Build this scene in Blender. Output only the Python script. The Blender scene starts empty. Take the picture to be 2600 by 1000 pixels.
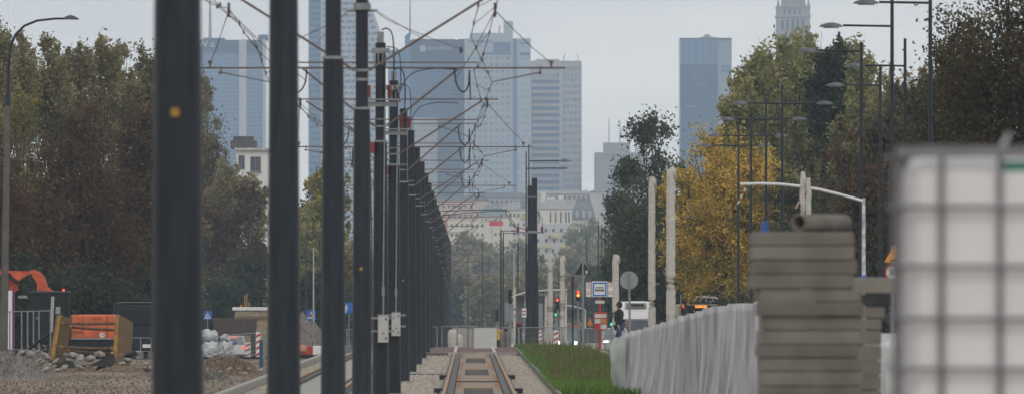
import bpy, bmesh, math, random
import numpy as np
from mathutils import Vector, Matrix
R = math.radians
random.seed(7); rng = np.random.default_rng(11)
sc = bpy.context.scene
col = sc.collection

# ------------------------------------------------------------------ camera
F = 22000.0      # focal length in pixels of the 2600 px wide photograph
CH = 2.11        # camera height
VX, VY = 1192.0, 757.0
cd = bpy.data.cameras.new('camera'); cam = bpy.data.objects.new('camera', cd); col.objects.link(cam)
cam.location = (0, 0, CH); cam.rotation_euler = (R(90), 0, 0)
cd.sensor_width = 36; cd.lens = F/2600*36
cd.shift_x = (1300-VX)/2600; cd.shift_y = (VY-500)/2600
cd.clip_start = 1; cd.clip_end = 20000
cd.dof.use_dof = True; cd.dof.focus_distance = 430; cd.dof.aperture_fstop = 7.6
sc.camera = cam

# ------------------------------------------------------------------ world
w = bpy.data.worlds.new('World'); sc.world = w; w.use_nodes = True
nt = w.node_tree; nt.nodes.clear()
N = nt.nodes.new; L = nt.links.new
SUN_EL, SUN_AZ = R(38), R(200)
sky = N('ShaderNodeTexSky'); sky.sky_type = 'NISHITA'; sky.sun_disc = False
sky.sun_elevation = SUN_EL; sky.sun_rotation = SUN_AZ; sky.dust_density = 4; sky.air_density = 1.2
tc = N('ShaderNodeTexCoord'); mp = N('ShaderNodeMapping'); mp.inputs['Scale'].default_value = (3.0, 3.0, 22)
nz = N('ShaderNodeTexNoise'); nz.inputs['Scale'].default_value = 3.2; nz.inputs['Detail'].default_value = 5
rp = N('ShaderNodeValToRGB'); rp.color_ramp.elements[0].position = .36; rp.color_ramp.elements[1].position = .66
rp.color_ramp.elements[0].color = (.585, .58, .59, 1); rp.color_ramp.elements[1].color = (.735, .725, .695, 1)
sc_ = N('ShaderNodeVectorMath'); sc_.operation = 'SCALE'; sc_.inputs['Scale'].default_value = 9.6
sp = N('ShaderNodeSeparateXYZ'); L(tc.outputs['Generated'], sp.inputs[0])
el = N('ShaderNodeMapRange'); el.inputs['From Min'].default_value = .10; el.inputs['From Max'].default_value = .45
el.inputs['To Min'].default_value = 15.3; el.inputs['To Max'].default_value = 12.8; L(sp.outputs['Z'], el.inputs['Value']); L(el.outputs[0], sc_.inputs['Scale'])
mx = N('ShaderNodeMix'); mx.data_type = 'RGBA'; mx.inputs[0].default_value = .90
bg = N('ShaderNodeBackground'); bg.inputs['Strength'].default_value = .1
out = N('ShaderNodeOutputWorld')
L(tc.outputs['Generated'], mp.inputs[0]); L(mp.outputs[0], nz.inputs['Vector']); L(nz.outputs[0], rp.inputs[0])
L(rp.outputs[0], sc_.inputs[0]); L(sky.outputs[0], mx.inputs[6]); L(sc_.outputs[0], mx.inputs[7])
L(mx.outputs[2], bg.inputs[0]); L(bg.outputs[0], out.inputs[0])
sd = bpy.data.lights.new('sun', 'SUN'); sd.energy = .6; sd.angle = R(20); sd.color = (1, .96, .9)
sun = bpy.data.objects.new('sun', sd); col.objects.link(sun)
sun.rotation_euler = (R(90)-SUN_EL, 0, R(25))
sc.view_settings.view_transform = 'Standard'; sc.view_settings.look = 'None'
sc.view_settings.exposure = 0.0; sc.view_settings.gamma = 1
sc.render.engine = 'CYCLES'
sc.cycles.use_denoising = True
sc.cycles.max_bounces = 6; sc.cycles.diffuse_bounces = 3; sc.cycles.transparent_max_bounces = 16
sc.cycles.volume_bounces = 1

# ------------------------------------------------------------------ helpers
def G(x, d):
    """height of the ground"""
    t = min(1, max(0, (-x-4)/3.0))
    gl = -.0068*min(350, max(0, d-300)); gc = -.0085*min(340, max(0, d-360))
    return gl*t+gc*(1-t)

MATS = {}
def mat(name, c, rough=.7, metal=0, var=.18, scale=3.0, bump=0, c2=None, spec=.4, stretch=(1, 1, 1), emit=None, estr=1, alpha=None):
    if name in MATS: return MATS[name]
    m = bpy.data.materials.new(name); m.use_nodes = True
    nt = m.node_tree; b = nt.nodes['Principled BSDF']
    b.inputs['Roughness'].default_value = rough; b.inputs['Metallic'].default_value = metal
    b.inputs['Specular IOR Level'].default_value = spec
    tc = nt.nodes.new('ShaderNodeTexCoord'); mp = nt.nodes.new('ShaderNodeMapping')
    mp.inputs['Scale'].default_value = stretch
    n = nt.nodes.new('ShaderNodeTexNoise'); n.inputs['Scale'].default_value = scale; n.inputs['Detail'].default_value = 6
    r = nt.nodes.new('ShaderNodeValToRGB'); r.color_ramp.elements[0].position = .32; r.color_ramp.elements[1].position = .68
    lo = [v*(1-var) for v in c]; hi = list(c2) if c2 else [min(1, v*(1+var)) for v in c]
    r.color_ramp.elements[0].color = (*lo, 1); r.color_ramp.elements[1].color = (*hi, 1)
    nt.links.new(tc.outputs['Object'], mp.inputs[0]); nt.links.new(mp.outputs[0], n.inputs['Vector'])
    nt.links.new(n.outputs[0], r.inputs[0]); nt.links.new(r.outputs[0], b.inputs['Base Color'])
    if bump:
        bp = nt.nodes.new('ShaderNodeBump'); bp.inputs['Strength'].default_value = bump; bp.inputs['Distance'].default_value = .03
        nt.links.new(n.outputs[0], bp.inputs['Height']); nt.links.new(bp.outputs[0], b.inputs['Normal'])
    if emit:
        b.inputs['Emission Color'].default_value = (*emit, 1); b.inputs['Emission Strength'].default_value = estr
    if alpha is not None: b.inputs['Alpha'].default_value = alpha
    MATS[name] = m; return m

def leafmat(name, cols, scale=.55):
    """foliage: clump sized noise picks between colours, each leaf varies a little"""
    if name in MATS: return MATS[name]
    m = bpy.data.materials.new(name); m.use_nodes = True
    nt = m.node_tree; b = nt.nodes['Principled BSDF']; b.inputs['Roughness'].default_value = .65
    b.inputs['Specular IOR Level'].default_value = .25
    tc = nt.nodes.new('ShaderNodeTexCoord'); n = nt.nodes.new('ShaderNodeTexNoise')
    n.inputs['Scale'].default_value = scale; n.inputs['Detail'].default_value = 3
    g = nt.nodes.new('ShaderNodeNewGeometry')
    ma = nt.nodes.new('ShaderNodeMath'); ma.operation = 'MULTIPLY_ADD'; ma.inputs[1].default_value = .34
    ma2 = nt.nodes.new('ShaderNodeMath'); ma2.operation = 'SUBTRACT'; ma2.inputs[1].default_value = .17
    r = nt.nodes.new('ShaderNodeValToRGB')
    k = len(cols); es = r.color_ramp.elements
    for i, c in enumerate(cols):
        p = .3+.4*i/(k-1)
        e = es[i] if i < 2 else es.new(p)
        e.position = p; e.color = (*c, 1)
    nt.links.new(tc.outputs['Object'], n.inputs['Vector'])
    nt.links.new(g.outputs['Random Per Island'], ma.inputs[0]); nt.links.new(n.outputs[0], ma.inputs[2])
    nt.links.new(ma.outputs[0], ma2.inputs[0]); nt.links.new(ma2.outputs[0], r.inputs[0])
    nt.links.new(r.outputs[0], b.inputs['Base Color'])
    tr = nt.nodes.new('ShaderNodeBsdfTranslucent'); nt.links.new(r.outputs[0], tr.inputs[0])
    ms = nt.nodes.new('ShaderNodeMixShader'); ms.inputs[0].default_value = .4
    nt.links.new(b.outputs[0], ms.inputs[1]); nt.links.new(tr.outputs[0], ms.inputs[2])
    nt.links.new(ms.outputs[0], nt.nodes['Material Output'].inputs[0])
    MATS[name] = m; return m

def tag(o, label=None, cat=None, group=None, kind=None):
    if label: o['label'] = label
    if cat: o['category'] = cat
    if group: o['group'] = group
    if kind or cat: o['kind'] = kind or 'thing'
    return o

class MB:
    def __init__(s): s.v = []; s.f = []; s.sm = []
    def add(s, vs, fs, smooth=False):
        o = len(s.v); s.v += [tuple(v) for v in vs]
        s.f += [tuple(i+o for i in f) for f in fs]; s.sm += [smooth]*len(fs); return s
    def box(s, x0, x1, y0, y1, z0, z1):
        return s.add([(x0,y0,z0),(x1,y0,z0),(x1,y1,z0),(x0,y1,z0),(x0,y0,z1),(x1,y0,z1),(x1,y1,z1),(x0,y1,z1)],
                     [(0,3,2,1),(4,5,6,7),(0,1,5,4),(1,2,6,5),(2,3,7,6),(3,0,4,7)])
    def rbox(s, x0, x1, y0, y1, z0, z1, b=.05, seg=2, rot=None):
        bm = bmesh.new(); bmesh.ops.create_cube(bm, size=1)
        for v in bm.verts: v.co = Vector(((x0+x1)/2+v.co.x*(x1-x0), (y0+y1)/2+v.co.y*(y1-y0), (z0+z1)/2+v.co.z*(z1-z0)))
        bmesh.ops.bevel(bm, geom=bm.edges[:], offset=b, segments=seg, affect='EDGES', profile=.6)
        if rot is not None:
            c = Vector(((x0+x1)/2, (y0+y1)/2, (z0+z1)/2))
            for v in bm.verts: v.co = c+rot @ (v.co-c)
        bm.verts.index_update()
        s.add([v.co for v in bm.verts], [[v.index for v in f.verts] for f in bm.faces]); bm.free(); return s
    def obox(s, c, size, rot):
        c = Vector(c); vs = []
        for dz in (-.5, .5):
            for dx, dy in ((-.5,-.5),(.5,-.5),(.5,.5),(-.5,.5)):
                vs.append(c+rot @ Vector((dx*size[0], dy*size[1], dz*size[2])))
        return s.add(vs, [(0,3,2,1),(4,5,6,7),(0,1,5,4),(1,2,6,5),(2,3,7,6),(3,0,4,7)])
    def tube(s, pts, r, n=8, caps=True):
        pts = [Vector(p) for p in pts]; k = len(pts)
        rs = r if isinstance(r, (list, tuple)) else [r]*k
        vs = []; up = Vector((0, 0, 1))
        for i, p in enumerate(pts):
            t = (pts[min(i+1, k-1)]-pts[max(i-1, 0)]).normalized()
            a = t.cross(up)
            if a.length < .05: a = t.cross(Vector((0, 1, 0)))
            a.normalize(); b = a.cross(t)
            for j in range(n):
                an = 2*math.pi*j/n; vs.append(p+rs[i]*(math.cos(an)*a+math.sin(an)*b))
        fs = [(i*n+j, i*n+(j+1) % n, (i+1)*n+(j+1) % n, (i+1)*n+j) for i in range(k-1) for j in range(n)]
        s.add(vs, fs, True)
        if caps:
            s.add([vs[j] for j in range(n)], [tuple(range(n))[::-1]]); s.add([vs[(k-1)*n+j] for j in range(n)], [tuple(range(n))])
        return s
    def lathe(s, prof, c=(0, 0, 0), n=20):
        vs = []; k = len(prof)
        for r, z in prof:
            for j in range(n):
                a = 2*math.pi*j/n; vs.append((c[0]+r*math.cos(a), c[1]+r*math.sin(a), c[2]+z))
        fs = [(i*n+j, i*n+(j+1) % n, (i+1)*n+(j+1) % n, (i+1)*n+j) for i in range(k-1) for j in range(n)]
        s.add(vs, fs, True)
        s.add(vs[:n], [tuple(range(n))[::-1]]); s.add(vs[-n:], [tuple(range(n))]); return s
    def prism(s, pts, y0, y1):
        """outline in x,z extruded along y"""
        n = len(pts)
        vs = [(x, y0, z) for x, z in pts]+[(x, y1, z) for x, z in pts]
        fs = [tuple(range(n)), tuple(range(n, 2*n))[::-1]]+[(i, i+n, (i+1) % n+n, (i+1) % n) for i in range(n)]
        return s.add(vs, fs)
    def prismx(s, pts, x0, x1):
        """outline in y,z extruded along x"""
        n = len(pts)
        vs = [(x0, y, z) for y, z in pts]+[(x1, y, z) for y, z in pts]
        fs = [tuple(range(n))[::-1], tuple(range(n, 2*n))]+[(i, (i+1) % n, (i+1) % n+n, i+n) for i in range(n)]
        return s.add(vs, fs)
    def build(s, name, m, parent=None, loc=None):
        me = bpy.data.meshes.new(name); me.from_pydata(s.v, [], s.f); me.update()
        me.polygons.foreach_set('use_smooth', s.sm)
        me.materials.append(m)
        o = bpy.data.objects.new(name, me); col.objects.link(o)
        if parent is not None: o.parent = parent
        if loc is not None: o.location = loc
        return o

def thing(name, label, cat, loc, rz=0, group=None):
    o = bpy.data.objects.new(name, None); col.objects.link(o)
    o.location = loc; o.rotation_euler = (0, 0, rz); o.empty_display_size = .2
    return tag(o, label, cat, group)

def copy_tree(o, parent=None):
    c = o.copy(); col.objects.link(c); c.parent = parent
    for ch in list(o.children): copy_tree(ch, c)
    return c

def smooth(pts, k=5):
    P_ = [Vector(p) for p in pts]; P_ = [P_[0]]+P_+[P_[-1]]; out_ = []
    for i in range(1, len(P_)-2):
        for j in range(k):
            t = j/k; a, b_, c, d = P_[i-1], P_[i], P_[i+1], P_[i+2]
            out_.append(.5*((2*b_)+(c-a)*t+(2*a-5*b_+4*c-d)*t*t+(3*b_-a-3*c+d)*t*t*t))
    return out_+[P_[-2]]

class Px:
    """a vertical plane at the distance where one metre is S photo pixels"""
    def __init__(s, px0, S, g=None):
        s.px0 = px0; s.S = S; s.X = (px0-VX)/S; s.Y = F/S
        s.g = G(s.X, s.Y) if g is None else g; s.loc = (s.X, s.Y, s.g)
    def x(s, px): return (px-s.px0)/s.S
    def z(s, py): return CH+(VY-py)/s.S-s.g
    def thing(s, name, label, cat, group=None): return thing(name, label, cat, s.loc, 0, group)

ORD = ['first', 'second', 'third', 'fourth', 'fifth', 'sixth', 'seventh', 'eighth', 'ninth', 'tenth', 'eleventh', 'twelfth', 'thirteenth',
       'fourteenth', 'fifteenth', 'sixteenth', 'seventeenth', 'eighteenth', 'nineteenth', 'twentieth', 'twenty-first', 'twenty-second',
       'twenty-third', 'twenty-fourth', 'twenty-fifth', 'twenty-sixth', 'twenty-seventh', 'twenty-eighth', 'twenty-ninth', 'thirtieth']

def text(name, body, size, m, parent, loc, thick=.01, rot=(R(90), 0, 0)):
    c = bpy.data.curves.new(name, 'FONT'); c.body = body; c.size = size; c.extrude = thick; c.align_x = 'CENTER'; c.align_y = 'CENTER'
    t = bpy.data.objects.new(name+'_tmp', c); col.objects.link(t)
    dg = bpy.context.evaluated_depsgraph_get()
    me = bpy.data.meshes.new_from_object(t.evaluated_get(dg)); bpy.data.objects.remove(t)
    me.materials.clear(); me.materials.append(m)
    o = bpy.data.objects.new(name, me); col.objects.link(o); o.parent = parent; o.location = loc; o.rotation_euler = rot
    return o

# ------------------------------------------------------------------ materials
M = dict(
 pole=mat('dark_painted_steel', (.010, .017, .027), .5, 0, .3, 5, .05, c2=(.018, .026, .037), stretch=(3, 3, .35)),
 galv=mat('galvanised_steel', (.24, .255, .265), .45, .3, .2, 8),
 tube=mat('brown_grey_steel', (.15, .115, .105), .55, .2, .2, 6),
 wire=mat('oxidised_copper_wire', (.09, .06, .06), .6, .2, .1, 6),
 cable=mat('black_cable', (.018, .02, .028), .6),
 redins=mat('red_insulator', (.20, .045, .04), .4),
 yellow=mat('yellow_reflector', (.42, .24, .04), .5),
 conc=mat('pale_concrete', (.30, .29, .27), .9, 0, .25, 4, .3),
 concd=mat('damp_concrete', (.165, .16, .15), .9, 0, .22, 3, .3),
 box=mat('light_grey_cabinet_paint', (.42, .43, .42), .5, 0, .06, 3),
 black=mat('black_rubber', (.015, .016, .018), .7),
 rail=mat('rusty_rail', (.30, .175, .09), .6, .2, .25, 3),
 raild=mat('black_rail_casing', (.022, .024, .03), .55, 0, .3, 4),
 slab=mat('rust_stained_slab', (.26, .225, .19), .9, 0, .2, 1.3, .3, c2=(.31, .21, .135)),
 white=mat('white_paint', (.72, .72, .70), .5, 0, .06, 3),
 wrap=mat('white_bubble_wrap', (.52, .50, .46), .55, 0, .12, 9, .5, stretch=(1, 1, 2)),
 film=mat('grey_plastic_film', (.31, .295, .315), .36, 0, .1, 1.9, .22, c2=(.55, .54, .545), stretch=(3, 3, .35), spec=.6),  # film: upright streaks paint the light and dark of the folds
 tank=mat('white_tank_plastic', (.75, .75, .75), .45, 0, .05, 2),
 cage=mat('zinc_cage_tube', (.22, .22, .24), .5, .3, .2, 6),
 orange=mat('orange_machine_paint', (.60, .13, .04), .45, 0, .15, 3),
 orangeD=mat('dusty_orange_paint', (.55, .10, .04), .6, 0, .3, 4),
 glass=mat('dark_glass', (.010, .013, .015), .25, 0, .1, 2, spec=.3),
 wood=mat('weathered_brown_timber', (.17, .115, .06), .85, 0, .35, 6, .3, stretch=(3, 3, .6)),
 yel2=mat('worn_yellow_paint', (.33, .19, .045), .6, 0, .35, 6),
 blue=mat('sign_blue', (.03, .14, .5), .45, 0, .06),
 red=mat('sign_red', (.42, .04, .035), .5, 0, .08),
 signback=mat('grey_sign_back', (.25, .27, .28), .5, .2, .1, 4),
 dirt=mat('brown_soil', (.14, .095, .06), .95, 0, .35, 3.5, .6, c2=(.21, .15, .10)),
 gravel=mat('grey_gravel', (.17, .15, .13), .95, 0, .5, 14, 1, c2=(.27, .245, .22)),
 rubble=mat('broken_concrete', (.22, .20, .185), .95, 0, .4, 5, .5, c2=(.36, .34, .31)),
 asphc=mat('broken_asphalt', (.04, .042, .046), .9, 0, .3, 7, .4),
 lampon=mat('lit_headlight', (1, 1, 1), .3, emit=(1, .93, .85), estr=9),
 redon=mat('lit_red_lamp', (.6, .02, .02), .3, emit=(1, .07, .04), estr=2.2),
 ambon=mat('lit_amber_lamp', (.8, .3, .02), .3, emit=(1, .30, .03), estr=2.2),
 greenon=mat('lit_green_lamp', (.02, .6, .3), .3, emit=(.03, .85, .42), estr=1.4),
 bark=mat('tree_bark', (.06, .05, .042), .9, 0, .3, 6, .4),
)

# ------------------------------------------------------------------ ground
def ground_sheet(name, x0, x1, d0, d1, m, dz=0, nx=14, ny=120, rough=0, kind='structure', flat=None):
    xs = np.linspace(x0, x1, nx); ds = np.geomspace(d0, d1, ny) if d0 > 0 else np.linspace(d0, d1, ny)
    vs = [(x, d, (G(x, d) if flat is None else flat)+dz+(random.uniform(-1, 1)*rough)) for d in ds for x in xs]
    fs = [(j*nx+i, j*nx+i+1, (j+1)*nx+i+1, (j+1)*nx+i) for j in range(ny-1) for i in range(nx-1)]
    b = MB(); b.add(vs, fs, True); o = b.build(name, m); tag(o, kind=kind); return o
xs = [-1500, -600, -200, -80, -30, -15, -9, -7, -6, -5.5, -5, -4.5, -4, -2, 0, 2, 5, 10, 20, 40, 100, 300, 700, 1500]
ds = [-60, 0, 60, 120]+list(range(160, 760, 10))+[800, 900, 1100, 1500, 2200, 3200, 4500, 6000]
b = MB(); b.add([(x, d, G(x, d)) for d in ds for x in xs],
     [(j*len(xs)+i, j*len(xs)+i+1, (j+1)*len(xs)+i+1, (j+1)*len(xs)+i) for j in range(len(ds)-1) for i in range(len(xs)-1)], True)
g = b.build('ground', mat('site_soil', (.15, .11, .08), .95, 0, .3, .35, .3, c2=(.26, .20, .15), stretch=(1, .15, 1))); tag(g, kind='structure')
ground_sheet('ballast_bed', -5.0, 1.86, 60, 352, mat('beige_ballast', (.36, .32, .27), .95, 0, .3, 6, .5, c2=(.50, .45, .39)), .005, 6, 60)
ground_sheet('road', 7.0, 22, 20, 1500, mat('asphalt', (.055, .056, .06), .85, 0, .2, 1.5), .006, 8, 90)
ground_sheet('side_road', -18, -9.5, 300, 1500, mat('asphalt', (.055, .056, .06)), .006, 5, 90)
ground_sheet('grass_soil', 1.95, 5.2, 60, 366, mat('mossy_soil', (.06, .085, .03), .95, 0, .3, 2), .006, 6, 60)
b = MB(); b.box(4.7, 6.9, 288, 372, -.4, .235); tag(b.build('platform', M['conc']), kind='structure')
b = MB(); b.box(1.86, 1.95, 60, 366, -.1, .12); tag(b.build('verge_kerb', M['concd']), kind='structure')
b = MB(); b.box(-5.22, -5.06, 60, 356, -.2, .17); tag(b.build('site_kerb', M['conc']), kind='structure')

def stones(name, n, x0, x1, d0, d1, s0, s1, m, zf=None, label=None, cat=None):
    octv = np.array([(1,0,0),(-1,0,0),(0,1,0),(0,-1,0),(0,0,1),(0,0,-1)], float)
    octf = np.array([(0,2,4),(2,1,4),(1,3,4),(3,0,4),(2,0,5),(1,2,5),(3,1,5),(0,3,5)])
    x = rng.uniform(x0, x1, n); u = rng.uniform(0, 1, n)
    d = 1/(1/d0+(1/d1-1/d0)*u)           # even on the eye, denser per metre nearby
    s = rng.uniform(s0, s1, n)
    V = octv[None]*rng.uniform(.55, 1.15, (n, 6, 1))*s[:, None, None]
    a = rng.uniform(0, 6.28, n); ca, sa = np.cos(a), np.sin(a)
    X = V[:, :, 0]*ca[:, None]-V[:, :, 1]*sa[:, None]+x[:, None]; Y = V[:, :, 0]*sa[:, None]+V[:, :, 1]*ca[:, None]+d[:, None]
    gz = np.array([G(a_, b_) for a_, b_ in zip(x, d)]) if zf is None else zf(x, d)
    Z = V[:, :, 2]*.8+gz[:, None]+s[:, None]*.25
    vs = np.stack([X, Y, Z], 2).reshape(-1, 3)
    fs = (octf[None]+(np.arange(n)*6)[:, None, None]).reshape(-1, 3)
    me = bpy.data.meshes.new(name); me.from_pydata(vs.tolist(), [], fs.tolist()); me.materials.append(m)
    o = bpy.data.objects.new(name, me); col.objects.link(o)
    return tag(o, label, cat, kind='stuff')
stm = leafmat('ballast_stone', [(.36, .32, .265), (.55, .50, .43), (.70, .65, .57)], 3)
stones('ballast_gravel', 15000, -5.0, -.68, 185, 345, .018, .042, stm, label='pale beige crushed stone ballast around the tram poles and track', cat='gravel')
stones('ballast_gravel', 6000, 1.05, 1.86, 185, 318, .016, .036, stm, label='pale beige crushed stone ballast between right rail and grass verge', cat='gravel')
st2 = leafmat('site_stone', [(.12, .085, .06), (.17, .125, .09), (.25, .20, .155)], 2)
stones('site_grit', 7000, -16, -5.25, 185, 330, .012, .035, st2, label='loose brown grit and small stones strewn over the dug site', cat='gravel')

# grass on the verge
def grass(name, n, x0, x1, d0, d1, h, m, label):
    x = rng.uniform(x0, x1, n); u = rng.uniform(0, 1, n); d = 1/(1/d0+(1/d1-1/d0)*u)
    hh = h*rng.uniform(.35, 1.1, n)*(1+.5*np.sin(x*2.3+d*.21)*np.sin(d*.13+x)); wd = rng.uniform(.012, .03, n)
    lean = rng.normal(0, .10, (n, 2)); a = rng.uniform(-.9, .9, n)
    b0 = np.stack([x-wd*np.cos(a), d-wd*np.sin(a), np.zeros(n)], 1); b1 = np.stack([x+wd*np.cos(a), d+wd*np.sin(a), np.zeros(n)], 1)
    t = np.stack([x+lean[:, 0], d+lean[:, 1], hh], 1)
    vs = np.stack([b0, b1, t], 1).reshape(-1, 3); vs[:, 2] += [G(p[0], p[1]) for p in vs]
    fs = np.arange(3*n).reshape(-1, 3)
    me = bpy.data.meshes.new(name); me.from_pydata(vs.tolist(), [], fs.tolist()); me.materials.append(m)
    o = bpy.data.objects.new(name, me); col.objects.link(o); tag(o, label, 'grass', kind='stuff')
grm = leafmat('verge_grass', [(.10, .13, .035), (.11, .21, .045), (.17, .30, .06)], .9)
grass('grass', 60000, 1.93, 5.0, 188, 368, .21, grm, 'bright green weedy grass on the verge right of the track')
grass('weeds', 2600, 2.0, 5.0, 200, 366, .46, leafmat('dry_weed', [(.12, .085, .05), (.16, .13, .06), (.12, .17, .06)], 2), 'taller brownish weeds standing in the green verge')
# ------------------------------------------------------------------ tram track
TX = .20
def track(cx, d0, d1, label, slabs=True):
    t = thing('tram_track', label, 'track', (cx, d0, 0), 0, 'tram tracks under construction')
    for s in (-1, 1):
        x = s*.735
        b = MB(); b.box(x-.036, x+.036, 0, d1-d0, .10, .15); b.box(x-.012, x+.012, 0, d1-d0, .03, .10); b.box(x-.07, x+.07, 0, d1-d0, .012, .035)
        b.build('rail', M['rail'], t)
        b = MB(); b.box(x-s*.20, x-s*.05, 0, d1-d0, .012, .085) if s > 0 else b.box(x+.05, x+.20, 0, d1-d0, .012, .085)
        b.box(x-s*.20, x-s*.17, 0, d1-d0, .085, .11) if s > 0 else b.box(x+.17, x+.20, 0, d1-d0, .085, .11)
        b.build('rail_casing', M['raild'], t)
        b = MB(); b.box(min(x+s*.05, x+s*.11), max(x+s*.05, x+s*.11), 0, d1-d0, .012, .075); b.build('side_casing', M['raild'], t)
    if slabs:
        ys = []; z = 0
        # the dark openings between the cross slabs
        for y1, y2 in ((914, 927), (943, 959), (992, 1008), (1050, 1072)):
            ys.append((F*CH/(y2-VY)-d0, F*CH/(y1-VY)-d0))
        ys = sorted(y for y in ys if y[0] > 0 and y[1] < d1-d0)
        cur = 0
        for a, c in ys+[(d1-d0, d1-d0)]:
            if a > cur:
                b = MB(); b.box(-.52, .52, cur, a, .01, .075); b.build('concrete_slab', M['slab'], t)
                for s in (-1, 1):
                    b = MB(); nn = 24; pts_ = [(s*.519, cur+.02+(a-cur-.04)*i/nn, .078) for i in range(nn+1)]; inn = [(s*(.40+random.uniform(-.06, .07)), p[1], .078) for p in pts_]
                    b.add(pts_+inn, [(i, i+1, nn+2+i, nn+1+i) for i in range(nn)]); b.build('rust_stain', mat('rust_stain', (.26, .13, .06), .9, 0, .35, 2), t)
            if c > a:
                b = MB(); b.box(-.52, -.32, a, c, .01, .074); b.box(.32, .52, a, c, .01, .074); b.build('slab_edge', M['slab'], t)
                b = MB(); b.box(-.315, .315, a, c, .008, .02); b.build('opening_shade', M['black'], t)  # black sheet paints the shade inside the slab opening
                b = MB(); b.box(-.12, .13, a+.2, a+1.2, .02, .055); b.build('packing_block', M['conc'], t)
            cur = c
        # a dark joint across the slab
        yj = F*CH/(977-VY)-d0
        b = MB(); b.box(-.53, .53, yj, yj+.5, .076, .10); b.build('joint_strip', M['cable'], t)
        for dd in (1000, 964):
            yy = F*CH/(dd-VY)-d0
            for s in (-1, 1):
                b = MB(); b.box(min(s*.80, s*.98), max(s*.80, s*.98), yy, yy+.4, .0, .13); b.build('rail_clamp', M['black'], t)
    return t
track(TX, 170, 318, 'right tram track with rusty rails and slotted concrete slabs at the centre')
t2 = track(-3.52, 150, 350, 'left tram track glimpsed between the nearest poles beside the kerb', False)
b = MB(); b.box(-.52, .52, 0, 200, .012, .05); b.build('concrete_slab', M['conc'], t2)
# level crossing deck at the end of the track
t = thing('crossing_deck', 'reddish brown crossing deck with pale edge beam where the rails end', 'deck', (0, 319, 0))
b = MB(); b.box(-1.75, 1.85, .6, 42, .0, .085); b.build('deck_surface', mat('reddish_asphalt', (.12, .075, .065), .9, 0, .3, 3), t)
b = MB(); b.box(-.78, 1.75, 0, .5, .0, .125); b.build('edge_beam', M['conc'], t)
for s in (-1, 1):
    b = MB(); b.box(TX+s*.735-.06, TX+s*.735+.06, .55, 42, .087, .13); b.build('rail_strip', mat('pale_rail_strip', (.42, .40, .37), .7), t)
# loose concrete blocks left of the deck end
for i, (px, wpx, py, hpx, S) in enumerate(((1110, 60, 917, 20, 70), (1152, 34, 915, 22, 70.5), (1098, 46, 897, 16, 66), (1140, 50, 899, 14, 66.5))):
    q = Px(px, S, 0); t = MB(); t.rbox(-wpx/2/S, wpx/2/S, 0, .6, 0, q.z(py-hpx/2)+.0, .015)
    tag(t.build('concrete_block', M['concd'], None, q.loc), ['broad grey block by the pole footings, left of the rail end', 'narrow grey block touching the left rail end',
        'low grey block behind the broad block beside the poles', 'low grey block beside the crossing deck, under the sacks'][i], 'block', 'concrete blocks at the track end')
b = MB(); pts = [(-.62, 0, .05), (-.9, -.4, .02), (-1.4, -1.5, .02), (-1.9, -2.0, .03)]; b.tube(pts, .018)
tag(b.build('cable', mat('blue_black_cable', (.03, .04, .09), .5), None, (TX, 240, 0)), 'dark blue cable lying on the ballast left of the track', 'cable')
q = Px(1012, 100); b = MB()
pts = [(x*.16+random.uniform(-.02, .02), y*.2, z) for x, y, z in ((-1, -1, 0), (1, -1, 0), (1.1, 1, 0), (-1, 1, 0), (-.7, -.6, .3), (.8, -.7, .26), (.6, .7, .34), (-.6, .6, .27))]
b.add(pts, [(0, 3, 2, 1), (4, 5, 6, 7), (0, 1, 5, 4), (1, 2, 6, 5), (2, 3, 7, 6), (3, 0, 4, 7)])
tag(b.build('plastic_bag', mat('blue_plastic', (.02, .06, .35), .4), None, (q.X, q.Y, 0)), 'crumpled blue plastic bag at the foot of the poles', 'bag')

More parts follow.
